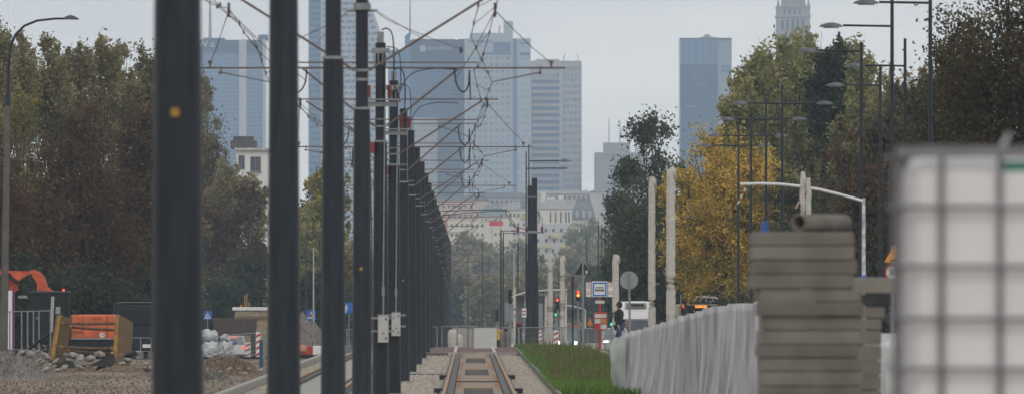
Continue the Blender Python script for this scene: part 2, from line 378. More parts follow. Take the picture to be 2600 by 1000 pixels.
# ------------------------------------------------------------------ catenary poles
PX_ = -1.64
def pole_d(n): return 20.9+27.8*n
def pole_label(n):
    extra = {1: 'widest dark steel catenary pole, nearest, with an orange square', 2: 'second nearest catenary pole, thick dark shaft filling the picture height',
             3: 'third nearest dark catenary pole with a stepped narrower top', 4: 'fourth nearest catenary pole with clamps and spread braces near its top',
             5: 'fifth catenary pole carrying red insulators and the larger grey cabinet', 6: 'sixth catenary pole with red insulators and the smaller grey cabinet'}
    return extra.get(n, 'dark steel catenary pole, %s nearest in the row' % ORD[n-1])
def insulator(c, r=.05, h=.28):
    b = MB(); k = 7; prof = []
    for i in range(k):
        z = h*i/k; prof += [(r*.45, z), (r, z+h/k*.4), (r*.45, z+h/k*.8)]
    b.lathe(prof, c, 12); return b
def catenary_pole(n, proto=None):
    d = pole_d(n); g = G(PX_, d)
    t = thing('catenary_pole', pole_label(n), 'pole', (PX_, d, g), 0, 'catenary poles in one row left of the track')
    seg = 28 if n < 7 else 12
    zt = 6.82-g if n != 4 else 6.85
    b = MB(); b.tube([(0, 0, 0), (0, 0, 1.5), (0, 0, 3.3), (0, 0, 5.0)], [.157, .1475, .1355, .1245], seg); b.build('lower_shaft', M['pole'], t)
    b = MB(); b.tube([(0, 0, 4.9), (0, 0, zt)], [.097, .094], seg); b.build('upper_shaft', M['pole'], t)
    b = MB(); b.tube([(0, 0, 4.985), (0, 0, 5.02)], [.130, .128], seg); b.build('collar', M['galv'], t)
    b = MB(); b.box(-.25, .25, -.25, .25, -.15, .06); b.build('footing', M['conc'], t)
    if n % 3 == 1 or n == 4:
        z = 2.62+CH-g-CH
        if n in (1, 4, 7):
            zz = 3.15 if n == 1 else 2.56
            b = MB(); s_ = .022
            b.box(-s_-.01, s_-.01, -.150, -.134, zz-s_, zz+s_); b.build('orange_marker', M['yellow'], t)
    # rings
    zb = {0: 3.12, 1: 3.19, 2: 3.17}[n % 3]+CH
    if n <= 4: zb = 3.47+CH
    if n <= 3: zb = 3.75+CH
    if n > 4:
        b = MB(); b.tube([(0, 0, zb-.015), (0, 0, zb+.015)], .104, seg); b.tube([(0, 0, zb+.12), (0, 0, zb+.14)], .104, seg); b.box(-.11, -.09, -.02, .02, zb-.02, zb+.14); b.build('clamp', M['galv'], t)
    else:
        b = MB(); b.tube([(0, 0, zb-.02), (0, 0, zb+.02)], .106, seg); b.tube([(0, 0, zb-.16), (0, 0, zb-.12)], .106, seg); b.build('clamp', M['galv'], t)
    zt0 = 4.3+CH+g*0
    def arm(z, x0, x1, r=.017): 
        b = MB(); b.tube([(x0, .13, z), (x1, .13, z)], r, 8); b.build('cross_arm', M['tube'], t)
    def brace(z0, x1, z1, r=.019):
        for s in (-1, 1):
            b = MB(); b.tube([(s*.11, 0, z0), (s*(x1), .1, z1)], r, 8); b.build('brace', M['tube'], t)
    def steady(xa, za, xb, zb_):
        for s in (-1, 1):
            b = MB(); b.tube([(s*xa, .13, zt0-.02), (s*xa, .13, za)], .013, 6); b.tube([(s*xa, .13, za), (s*xb, .13, zb_)], [.014, .010], 6)
            b.tube([(s*xa-.04, .13, za-.02), (s*xa+.02, .13, za+.0)], .03, 6)
            b.build('steady_arm', M['tube'], t)
    if n <= 3:
        brace(zb, 1.9, zb+1.0); arm(zb+1.05, -3.4, 3.4)
    elif n == 4:
        brace(zb, 1.88, 4.58+CH); arm(4.62+CH, -2.3, 2.3)
    elif n % 3 == 2:
        arm(zt0-.05, -3.41, 3.41); arm(zt0+.05, -1.80, 1.80, .013); brace(zb, 1.47, 4.26+CH); steady(2.95, 4.17+CH, 2.06, 3.99+CH)
        for s in (-1, 1):
            b = MB(); b.tube([(s*3.15, .1, 4.27+CH), (s*3.15, .1, 4.36+CH)], .02, 6); b.tube([(s*3.11, .1, 4.36+CH), (s*3.19, .1, 4.36+CH)], .03, 6); b.build('wire_clamp', M['tube'], t)
    elif n % 3 == 0:
        arm(zt0+.01, -2.27, 2.27, .014); brace(zb, 1.90, 4.27+CH)
        for s in (-1, 1): insulator((s*2.02, .1, 4.17+CH), .03, .13).build('insulator', M['wire'], t)
    else:
        arm(zt0+.14, -1.81, 1.81, .014); arm(zt0+.04, -1.81, 1.81, .011); brace(zb, 1.45, 4.36+CH); steady(.9, 4.28+CH, 1.62, 4.02+CH)
    if n == 4:
        b = MB(); b.tube([(0, 0, 6.50), (0, 0, 6.60)], [.125, .13], seg); b.tube([(-.24, 0, 6.49), (.24, 0, 6.49)], .02, 8); b.build('head_collar', M['galv'], t)
        for s in (-1, 1):
            b = MB(); b.tube([(s*.24, 0, 6.45), (s*.42, 1, 6.36), (s*1.0, 4, 6.20), (s*1.55, 10, 6.17)], .006, 5); b.tube([(s*.2, 0, 6.50), (s*.9, 14, 6.45)], .005, 5); b.build('span_wire', M['wire'], t)
            insulator((s*1.5, 9.8, 6.12), .03, .1).build('strain_insulator', M['wire'], t)
    if n in (5, 6):
        zp = 3.67+CH
        b = MB(); b.box(-.33, .38, -.22, .02, zp-.025, zp+.0); b.box(-.30, .3, -.14, -.11, zp-.14, zp-.05); b.build('switch_platform', M['galv'], t)
        for x in (-.29, .16, .33):
            if n == 5 and x == .33: x = -.22
            insulator((x, -.15, zp+.02), .062, .24).build('red_insulator', M['redins'], t)
        b = MB(); b.tube([(-.17, -.13, zp-1.0), (-.17, -.13, zp-.8)], .07, 10); b.build('red_coupling', M['redins'], t)
        # head fitting
        b = MB(); b.box(-.17, .17, -.12, .12, 6.62, 6.72); b.box(-.06, .06, -.06, .06, 6.82, 7.02); b.box(-.05, -.03, -.14, -.1, 6.4, 6.66); b.box(.03, .05, -.14, -.1, 6.4, 6.66)
        b.box(-.13, -.10, -.12, -.1, 6.35, 6.6); b.box(.10, .13, -.12, -.1, 6.35, 6.6); b.build('head_fitting', M['galv'], t)
        b = MB(); b.tube(smooth([(.02, -.1, 7.05), (.12, -.1, 7.08), (.22, -.1, 6.95), (.25, -.1, 6.5), (.24, -.1, 6.1), (.33, -.1, 5.85), (.36, -.1, 5.72)]), .014, 6)
        b.tube(smooth([(.1, -.1, 6.75), (.30, -.1, 6.7), (.36, -.1, 6.5), (.36, -.1, 6.0), (.2, -.1, 5.9)]), .010, 6)
        b.tube([(-.3, -.1, zp), (-.4, -.1, zp-.3), (-.2, -.12, zp-.6), (-.16, -.14, 3.2), (-.17, -.14, 1.0)], .011, 6)
        b.tube(smooth([(.30, -.1, zp), (.52, -.1, 6.2), (.9, .1, 6.34), (1.4, .1, 6.33)]), .010, 6); b.build('feeder_cable', M['cable'], t)
        dx = .05; cb = 1.55
        b = MB(); b.tube([(dx, -.19, cb+.2), (dx+.002, -.19, cb+.62)], .018, 8); b.tube([(dx, -.19, cb+.6), (dx, -.19, cb+.78)], .030, 8); b.tube([(dx, -.19, cb+.75), (dx+.03, -.19, zp-.06)], .013, 8); b.build('conduit', M['galv'], t)
        hh = .25 if n == 5 else .25
        wv = .096
        b = MB(); b.rbox(dx-wv, dx+wv, -.30, -.17, cb-hh, cb+hh, .008); cbn = b.build('cabinet', M['box'], t)
        b = MB(); b.box(dx-wv-.005, dx+wv+.005, -.305, -.17, cb+hh+.002, cb+hh+.018); b.build('cabinet_lid', M['galv'], cbn)
        for z in (cb+.16, cb-.19):
            b = MB(); b.box(dx+.035, dx+.065, -.309, -.299, z, z+.035); b.build('cabinet_lock', M['black'], cbn)
        b = MB(); b.prism([(dx-.032, cb-.1), (dx+.032, cb-.1), (dx, cb-.04)], -.305, -.3005); b.build('warning_triangle', M['yellow'], cbn)
        b = MB()
        for z in (cb+.18, cb-.06):
            b.box(-.24, .26, -.168, -.155, z, z+.04)
        b.build('cabinet_bracket', M['galv'], t)
        # cable ladder strapped to the shaft
        b = MB(); b.box(-.03, .10, -.19, -.155, .05, 1.28)
        for k in range(9): b.box(-.0, .07, -.205, -.191, .12+k*.13, .135+k*.13)
        b.build('cable_guard', M['black'], t)
    return t
for n in range(1, 27): catenary_pole(n)

# overhead wires of the two tracks
def overhead(side, label):
    t = thing('overhead_line', label, 'wire', (0, 0, 0), 0, 'overhead wires')
    def X(x): return x if side > 0 else -3.28-x
    cont = []; mess = []
    for n in range(3, 27):
        d = pole_d(n)
        cont.append(Vector((X(.42 if n % 3 == 2 else (.02 if n % 3 == 1 else .22)), d, 3.98+CH)))
        mz = {0: 4.16, 1: 4.42 if n < 6 else 4.3, 2: 4.2}[n % 3]+CH
        mess.append(Vector((X({0: .38, 1: .39 if n < 6 else .16, 2: .08}[n % 3]), d, mz)))
    b = MB(); b.tube(cont, .0065, 5); b.build('contact_wire', M['wire'], t)
    pts = []
    for a, c in zip(mess, mess[1:]):
        for k in range(6):
            f = k/6; p = a.lerp(c, f); p.z -= .55*math.sin(math.pi*f)**1.0*.35; pts.append(p)
    pts.append(mess[-1]); b = MB(); b.tube(pts, .0065, 5); b.build('messenger_wire', M['wire'], t)
    for i in range(0, 14):
        for k in (.22, .5, .78):
            if i > 8 and k != .5: continue
            p = mess[i].lerp(mess[i+1], k); p.z -= .19*math.sin(math.pi*k); c = cont[i].lerp(cont[i+1], k)
            b = MB(); b.tube([p, c], .0045, 4); b.tube([c+Vector((0, 0, -.02)), c+Vector((0, 0, .05))], .014, 6); b.tube([p+Vector((0, 0, -.04)), p+Vector((0, 0, .02))], .014, 6); b.build('dropper', M['wire'], t)
    # bridle wires to the outer arm ends
    for n0, n1 in ((4, 5), (6, 8), (9, 11), (12, 14), (15, 17)):
        a = Vector((X(.39), pole_d(n0), (4.38 if n0 == 4 else 4.22)+CH)); c = Vector((X(1.5 if n1 < 6 else 1.56), pole_d(n1), 4.34+CH))
        b = MB(); b.tube([a, a.lerp(c, .25)+Vector((0, 0, -.02)), a.lerp(c, .6)+Vector((0, 0, -.04)), c], [.009, .007, .007, .007], 5); b.tube([a+Vector((0, 0, -.1)), a+Vector((0, 0, .12))], .02, 6); b.build('bridle_wire', M['wire'], t)
        c = Vector((X(-.28), pole_d(n1), 4.0+CH)); b = MB(); b.tube([a, a.lerp(c, .5)+Vector((0, 0, -.06)), c], .0065, 5); b.build('bridle_wire', M['wire'], t)
    for n0 in (5, 7, 8, 10):
        p = Vector((X(-.10), pole_d(n0)+.2, 4.28+CH)); q = Vector((X(-.05), pole_d(n0)+.3, 4.26+CH))
        b = MB(); b.tube(smooth([Vector((X(-.28), pole_d(n0), 4.25+CH)), Vector((X(-.24), pole_d(n0), 3.95+CH)), Vector((X(-.12), pole_d(n0), 3.80+CH)), Vector((X(-.02), pole_d(n0), 3.92+CH)), Vector((X(0), pole_d(n0), 4.2+CH))]), .016, 6)
        b.tube([Vector((X(0), pole_d(n0), 4.2+CH)), Vector((X(.02), pole_d(n0), 2.65+CH+1.0))], .012, 6); b.build('jumper_cable', M['cable'], t)
overhead(1, 'drooping contact and carrier wires above the right tram track')
overhead(-1, 'drooping contact and carrier wires above the left tram track')

# ------------------------------------------------------------------ right-hand dark poles
q = Px(1357, 55)
for i, (px, S, top, w_) in enumerate(((1345, 54, 471, .33), (1357, 56, 452, .40))):
    q = Px(px, S); t = q.thing('catenary_pole', ['dark catenary pole right of track, behind and left of its taller twin', 'taller dark catenary pole right of the track with red insulators'][i], 'pole', 'dark poles right of the track')
    H = q.z(top); b = MB(); b.tube([(0, 0, -.3), (0, 0, q.z(660))], [w_*.52, w_*.42], 16); b.build('lower_shaft', M['pole'], t)
    b = MB(); b.tube([(0, 0, q.z(668)), (0, 0, H)], [w_*.33, w_*.31], 16); b.build('upper_shaft', M['pole'], t)
    b = MB(); b.tube([(0, 0, q.z(500)), (0, 0, q.z(498))], w_*.34, 16); b.tube([(0, 0, q.z(590)), (0, 0, q.z(585))], w_*.36, 16); b.build('clamp', M['galv'], t)
    if i:
        b = MB(); b.box(-.85, .45, -.3, -.18, q.z(592), q.z(588)); b.build('switch_platform', M['galv'], t)
        for x in (-.75, -.35, .34): insulator((x, -.25, q.z(592)+.05), .08, .25).build('red_insulator', M['redins'], t)
        b = MB(); b.tube(smooth([(-.7, -.25, q.z(585)), (-1.0, -.25, q.z(570)), (-1.3, -.25, q.z(540)), (-1.5, -.25, q.z(532)), (-4.2, -.2, q.z(536))]), .022, 6)
        b.tube(smooth([(-.35, -.25, q.z(582)), (-.8, -.25, q.z(575)), (-1.1, -.25, q.z(553)), (-1.4, -.25, q.z(535)), (-4.2, -.2, q.z(546))]), .018, 6)
        b.tube([(.36, -.25, q.z(590)), (.35, -.25, q.z(555)), (.1, -.2, q.z(535))], .016, 6); b.build('feeder_cable', M['cable'], t)

def street_lamp(px, S, label, ytop, yarm, arms, name='street_lamp', g=None, r=.07, L_=1.5, group='slim dark street lamps along the road'):
    q = Px(px, S, g); t = q.thing(name, label, 'street lamp', group)
    b = MB(); b.tube([(0, 0, 0), (0, 0, q.z(ytop)*.5), (0, 0, q.z(ytop))], [r, r*.8, r*.6], 10); b.build('pole', M['pole'], t)
    b = MB(); b.tube([(0, 0, 0), (0, 0, .9)], [r*1.5, r*1.4], 10); b.build('pole_base', M['pole'], t)
    za = q.z(yarm)
    for s, l in arms:
        b = MB(); b.tube([(0, 0, za), (s*(l-.3), 0, za+.02)], .028, 8); b.build('arm', M['pole'], t)
        b = MB(); vs = []; n = 14
        prof = [(-1, 0), (-.92, .35), (-.6, .75), (-.1, 1), (.4, .85), (.85, .5), (1, .2)]
        cx = s*l; k = len(prof); m_ = 8
        for u, h in prof:
            for j in range(m_):
                a = math.pi*j/(m_-1); vs.append((cx+s*u*-.30*-1 if False else cx-s*u*.30*-1, -math.cos(a)*.13*max(.25, h), za-.02+math.sin(a)*.12*h))
        fs = [(i*m_+j, i*m_+j+1, (i+1)*m_+j+1, (i+1)*m_+j) for i in range(k-1) for j in range(m_-1)]
        b.add(vs, fs, True); b.add([vs[i*m_] for i in range(k)]+[vs[i*m_+m_-1] for i in range(k)][::-1], [tuple(range(2*k))])
        hd = b.build('lamp_head', mat('dark_lamp_shell', (.10, .11, .13), .4, .1), t)
        b = MB(); b.rbox(cx-.2, cx+.2, -.09, .09, za-.05, za-.022, .01); b.build('lamp_glass', mat('lamp_diffuser', (.25, .27, .29), .3), hd)
    return t
def SA(y): return (VY-y)/6.9
lamps = [(2362, 8, -30, [(-1, 1.5)], 'slim dark street lamp, rightmost, arm crossing its neighbour near the top edge'),
 (2265, 67, -40, [(-1, 1.55)], 'slim dark street lamp second from right, arm just under the topmost one'),
 (2187, 130, 108, [(-1, 1.5)], 'slim dark street lamp third from right, running down past the white curved pipe'),
 (2298, 168, 98, [(-1, 1.5)], 'street lamp half lost in the trees, its head between two posts'),
 (2235, 217, 170, [(-1, 1.45)], 'street lamp in dark foliage whose head hangs level with the tall brown tree'),
 (1986, 263, 214, [(-1, 1.5), (1, 1.5)], 'double armed street lamp with both heads clear above the yellow tree'),
 (1945, 303, 249, [(-1, 1.5), (1, 1.3)], 'double armed street lamp second in line over the yellow tree'),
 (1907, 345, 290, [(-1, 1.55), (1, 1.3)], 'double armed street lamp third in line over the yellow tree'),
 (1875, 370, 322, [(-1, 1.5), (1, 1.2)], 'double armed street lamp farthest of the four before the yellow tree')]
for px, ya, yt, arms, lab in lamps: street_lamp(px, SA(ya), lab, yt, ya, arms, g=0 if ya < 250 else None)
street_lamp(1343, SA(412), 'thin grey lamp post beside dark poles with the upper head to the right', 366, 409, [(1, 1.85)], group='thin lamp posts beside the right dark poles', r=.05)
street_lamp(1336, SA(430), 'thin grey lamp post beside dark poles with the lower head to the right', 385, 428, [(1, 1.95)], group='thin lamp posts beside the right dark poles', r=.05)
street_lamp(1272, 36, 'distant thin lamp post left of the pair, short arm to the right', 583, 586, [(1, .9)], group='distant thin posts by the stop', r=.08)
street_lamp(1278, 34, 'distant thin lamp post right of the pair, under the red billboard', 588, 592, [(1, .9)], group='distant thin posts by the stop', r=.07)
def thin_mast(px, S, top, r, m, label, cat='post'):
    q = Px(px, S); b = MB(); b.tube([(0, 0, 0), (0, 0, q.z(top)*.5), (0, 0, q.z(top))], [r, r*.85, r*.7], 8)
    o = b.build('mast', m, None, q.loc); return tag(o, label, cat, 'thin masts in the distance')
thin_mast(1305, 50, 640, .05, M['box'], 'thin pale mast left of the dark pole pair')
thin_mast(1315, 40, 615, .05, M['pole'], 'thin dark mast just left of the dark pole pair')
for i, px in enumerate((1519, 1528, 1536, 1545)): thin_mast(px, 30, 560+i*9, .06, M['pole'], 'thin dark mast behind the tram stop sign, %s from left' % ORD[i])
for i, px in enumerate((1582, 1620, 1490)): thin_mast(px, 34, (570, 585, 600)[i], .05, M['pole'], ['thin dark mast above the round sign', 'thin dark mast left of the tall wrapped post', 'thin dark mast right of the black triangle'][i])
thin_mast(778, 34, 590, .07, M['pole'], 'thin grey mast seen between second and third pole, left one')
thin_mast(796, 50, 628, .05, M['box'], 'thin pale mast between second and third pole, above the blue sign')
thin_mast(1225, 28, 610, .05, M['pole'], 'thin dark mast above the end of the track')
thin_mast(1188, 25, 640, .05, M['pole'], 'thin dark mast by the far end of the pole row')

# left street lamp with curved neck
q = Px(14, 84); t = q.thing('street_lamp', 'tall curved-neck street lamp on a thick concrete post at the left edge', 'street lamp')
b = MB(); b.tube([(q.x(8), 0, 0), (q.x(14), 0, q.z(600)), (q.x(19), 0, q.z(265))], [.13, .105, .085], 14); b.build('concrete_post', mat('grey_concrete_post', (.12, .115, .105), .9, 0, .2, 4), t)
b = MB(); b.tube([(q.x(19), 0, q.z(268)), (q.x(20), 0, q.z(235))], [.11, .07], 14); b.build('collar', M['pole'], t)
b = MB(); b.tube([(q.x(a), 0, q.z(c)) for a, c in ((20, 240), (22, 170), (26, 120), (40, 88), (62, 66), (95, 53), (140, 48), (168, 48))], [.05, .045, .042, .04, .038, .036, .034, .034], 10); b.build('neck', M['pole'], t)
b = MB(); b.prism([(q.x(a), q.z(c)) for a, c in ((162, 50), (165, 44), (178, 39), (190, 42), (201, 48), (198, 51))], -.14, .14); b.build('lamp_head', mat('dark_lamp_shell', (.1, .11, .13)), t)

# ------------------------------------------------------------------ wrapped white posts
def wrapped(px, S, top, wpx, label, knot=True, ybot=None, g=None):
    q = Px(px, S, g); t = q.thing('wrapped_post', label, 'post', 'posts wrapped in white padding'); H = q.z(top); r = wpx/S/2
    k = max(12, int(H/.12)); pts = []; rs = []
    rr = random.Random(px)
    for i in range(k+1):
        z = H*i/k; pts.append((rr.uniform(-.008, .008)+(.0), rr.uniform(-.006, .006), z)); rs.append(r*(1.08-.12*i/k)*(1+rr.uniform(-.02, .02)))
    rs[-1] *= .72; rs[-2] *= .9
    b = MB(); b.tube(pts, rs, 12); b.build('padding', M['wrap'], t)
    if knot:
        b = MB(); b.tube([(r*.2, -.0, H-.05), (r*.6, -.03, H-.14), (r*.8, -.02, H-.3), (r*.6, 0, H-.38)], [r*.6, r*.75, r*.7, r*.3], 8); b.build('loose_flap', M['wrap'], t)
    b = MB()
    for zf in (.25, .5, .75): b.tube([(0, 0, H*zf), (0, 0, H*zf+.05)], r*1.04, 12)
    b.build('tape', mat('clear_tape', (.55, .54, .5), .3), t)
    b = MB(); b.tube([(0, 0, -.1), (0, 0, .04)], r*1.6, 12); b.build('base_plate', M['galv'], t)
    return t
wrapped(1703, 100, 421, 23, 'tallest white wrapped post, in front of the yellow tree, with flaring top')
wrapped(1655, 85, 448, 18, 'white wrapped post next left of the tallest one')
wrapped(1563, 66, 645, 17, 'shorter white wrapped post right of the tram stop sign')
wrapped(1428, 58, 648, 13, 'white wrapped post left of the black triangle, right of its twin')
wrapped(1397, 55, 645, 13, 'white wrapped post nearest the dark pole pair')
wrapped(1306, 60, 730, 7, 'slender white wrapped post left of the dark poles', False)
wrapped(1387, 50, 750, 6, 'slender white post behind the wrapped pair', False)
# posts and curved pipe on the right
wrapped(2038, 130, 436, 15, 'white wrapped post rising behind the concrete pipe, taller of two')
wrapped(2053, 125, 452, 14, 'white wrapped post rising behind the concrete pipe, shorter of two', False)
q = Px(2193, 120); t = q.thing('curved_pipe', 'long white curved pipe arm on a plastic wrapped upright behind the slabs', 'pipe')
b = MB(); b.tube([(q.x(a), 0, q.z(c)) for a, c in ((1880, 468), (1930, 466), (1985, 468), (2030, 473), (2080, 481), (2130, 493), (2170, 504), (2190, 510))], .032, 10); b.build('arm', mat('white_plastic_pipe', (.68, .69, .70), .3, 0, .08, 2), t)
b = MB(); b.tube([(0, 0, 0), (0, 0, q.z(700)), (0, 0, q.z(503))], [.042, .042, .036], 10); b.build('upright', mat('clear_wrapped_steel', (.50, .52, .52), .3, 0, .4, 9, .4), t)
b = MB(); b.tube([(0, 0, q.z(708)), (0, 0, q.z(698))], .06, 10); b.build('blue_clip', M['blue'], t)
def tape(px, py, px2, py2, S, label):
    q = Px(px, S); b = MB(); n = 5
    for i in range(n):
        a = i/n; c = (i+1)/n
        x0, z0 = q.x(px+(px2-px)*a), q.z(py+(py2-py)*a); x1, z1 = q.x(px+(px2-px)*c), q.z(py+(py2-py)*c)
        if i == 0: t = q.thing('barrier_tape', label, 'tape', 'red and white barrier tape ends')
        m = MB(); m.tube([(x0, 0, z0), (x1, 0, z1)], .016, 5); m.build('tape_band', M['red'] if i % 2 else M['white'], t)
tape(1893, 478, 1873, 518, 120, 'red and white tape dangling from the free end of the curved pipe')
tape(2029, 512, 2021, 528, 130, 'short bit of tape on the wrapped post above the pipe')

# ------------------------------------------------------------------ foreground right: slabs, pipe, tanks, film
SS = 350.0
q = Px(2050, SS)
levels = [588, 624, 660, 697, 733, 766, 802, 839, 875, 908, 944]
while levels[-1] < VY+CH*SS-60: levels.append(levels[-1]+36)
levels.append(VY+CH*SS)
for i, (a, c) in enumerate(zip(levels, levels[1:])):
    x0, x1 = (1912, 2172) if i < 4 else (1936, 2186)
    x0 += random.uniform(-7, 7); x1 += random.uniform(-7, 7)
    zt, zb = q.z(a), q.z(c)
    b = MB(); b.rbox(q.x(x0), q.x(x1), random.uniform(0, .05), 1.1, zb+.002, zt-.0015, .013)
    m = mat('slab_concrete_%d' % (i % 3), [(.170, .157, .138), (.190, .178, .158), (.150, .140, .122)][i % 3], .9, 0, .22, 3, .3)
    lab = 'grey concrete slab, %s in the blurred stack' % ('topmost' if i == 0 else ORD[i]+' from the top')
    tag(b.build('concrete_slab', m, None, q.loc), lab, 'slab', 'slabs in the blurred foreground stack')
# spacers squeezed between the slabs (part of how the pile stands)
t = thing('concrete_pipe', 'short grey concrete pipe lying on the slab stack, dark bore towards the camera', 'pipe', (q.X, q.Y+.3, q.z(588)))
r0 = .066; n = 28; pa = Vector((-.06, -.2, r0)); pb = Vector((.30, .45, r0))
b = MB(); ax = (pb-pa).normalized(); u = Vector((0, 0, 1)); v = ax.cross(u).normalized()
rings = []
for p, r in ((pa, r0), (pb, r0), (pb, r0*.72), (pa, r0*.72)):
    rings += [p+r*(math.cos(2*math.pi*j/n)*v+math.sin(2*math.pi*j/n)*u) for j in range(n)]
b.add(rings, [(i*n+j, i*n+(j+1) % n, ((i+1) % 4)*n+(j+1) % n, ((i+1) % 4)*n+j) for i in range(4) for j in range(n)], True)
b.build('pipe_wall', mat('pipe_concrete', (.16, .15, .13), .9, 0, .2, 4), t)
b = MB(); b.tube([pa+ax*.3, pa+ax*.34], r0*.70, 20); b.build('bore', M['black'], t)  # black disc inside the pipe paints the shade of its hollow
q2 = Px(1948, 330); b = MB(); b.rbox(-.022, .022, 0, .08, 0, .075, .006); tag(b.build('blue_clip', mat('blue_plastic_b', (.03, .11, .40), .4), None, (q.X+(1948-2050)/SS, q.Y+.5, q.z(588))), 'small blue plastic block on the left of the top slab', 'block')
# second pile on the right, a kerb stone on top
q3 = Px(2235, 300)
zs = [(745, 778), (778, 808), (808, 838)]
cur = 838
while cur < VY+CH*300-30: zs.append((cur, cur+38)); cur += 38
zs.append((cur, VY+CH*300))
for i, (a, c) in enumerate(zs):
    b = MB(); x0, x1 = ((2180, 2262), (2180, 2246), (2176, 2238))[min(i, 2)]
    b.rbox(q3.x(x0), q3.x(x1), 0, .8, q3.z(c)+.005, q3.z(a)-.004, .008)
    tag(b.build('concrete_slab', M['asphc'] if i == 0 else mat('slab_concrete_0', (.13, .125, .115)), None, q3.loc), 'dark filler for the shaded gap under the kerb stone beside the tank' if i == 0 else 'grey slab, %s under the kerb stone beside the tank' % ORD[i-1], 'slab', 'slabs under the kerb stone')  # top piece: dark filler standing in for the shaded gap
b = MB(); b.rbox(q3.x(2170), q3.x(2330), -.02, .75, q3.z(744), q3.z(704), .012); tag(b.build('kerb_stone', mat('kerb_stone_concrete', (.22, .205, .18), .9, 0, .15, 4), None, q3.loc), 'light grey kerb stone jutting towards the white tank', 'kerb stone')

# intermediate bulk container
def ibc(loc, label):
    t = thing('tank', label, 'tank', loc, R(-2.9), 'caged white tanks stacked two high')
    W, D, H = 1.20, 1.0, 1.30; z0 = .16
    b = MB(); b.rbox(.022, W-.022, .03, D-.03, z0+.02, H-.012, .09, 4); tk = b.build('bottle', M['tank'], t)
    b = MB(); b.lathe([(.09, 0), (.09, .05), (.075, .055)], (W*.5, D*.5, H-.035), 18); b.build('lid', M['red'], tk)
    b = MB()
    for i in range(3): b.box(.0+i*(W-.12)/2, .12+i*(W-.12)/2, .0, D, .0, .12)
    b.box(0, W, 0, D, .122, .15); b.build('pallet', M['galv'], t)
    xs = [.012, .145, .33, .52, .71, .89, 1.06, 1.188]; zs_ = [.17, .31, .46, .611, .77, .936, 1.124, 1.285]
    for nm, fix in (('front', 0), ('back', 1)):
        b = MB(); y = .012 if fix == 0 else D-.012
        for x in xs: b.tube([(x, y, .15), (x, y, 1.285)], .0095, 6)
        for z in zs_: b.tube([(.0, y-.02 if fix == 0 else y+.02, z), (W, y-.02 if fix == 0 else y+.02, z)], .0085, 6)
        b.build('cage_grid', M['cage'], t)
    for x in (-.002, W+.002):
        b = MB()
        for y in (.03, .21, .4, .6, .8, .97): b.tube([(x, y, .15), (x, y, 1.285)], .0095, 6)
        for z in zs_: b.tube([(x+(.02 if x > 0 else -.02), .0, z), (x+(.02 if x > 0 else -.02), D, z)], .0085, 6)
        b.build('cage_grid', M['cage'], t)
    for y in (0, D):
        b = MB(); b.box(0, W, y-.012, y+.012, 1.288, 1.315); b.build('cage_rim', M['cage'], t)
    b = MB(); b.box(.02, .04, .2, .8, 1.29, 1.31); b.box(W-.04, W-.02, .2, .8, 1.29, 1.31); b.build('cage_tie', M['cage'], t)
    return t
SI = 800.0; xi = (2285-VX)/SI; yi = F/SI
zi = CH+(VY-372)/SI-1.315
top = ibc((xi-.012, yi, zi), 'white plastic tank in a metal cage, blurred, upper of two at the right edge')
b = MB(); b.rbox(.335, .60, .034, .042, 1.225, 1.268, .003); b.build('teal_label', mat('teal_label', (.03, .30, .24), .5), top)
b = MB(); b.tube([(.33, .1, 1.30), (.36, .15, 1.36)], [.012, .007], 6); b.build('loose_strap', mat('grey_strap', (.3, .31, .32), .5), top)
ibc((xi-.012, yi, zi-1.318), 'white plastic caged tank, lower of the two at the right edge')
b = MB(); b.rbox(-.05, 1.25, -.05, 1.05, 0, zi-1.322, .01); tag(b.build('concrete_plinth', M['concd'], None, (xi, yi, 0)), 'grey concrete plinth under the two stacked tanks', 'plinth')

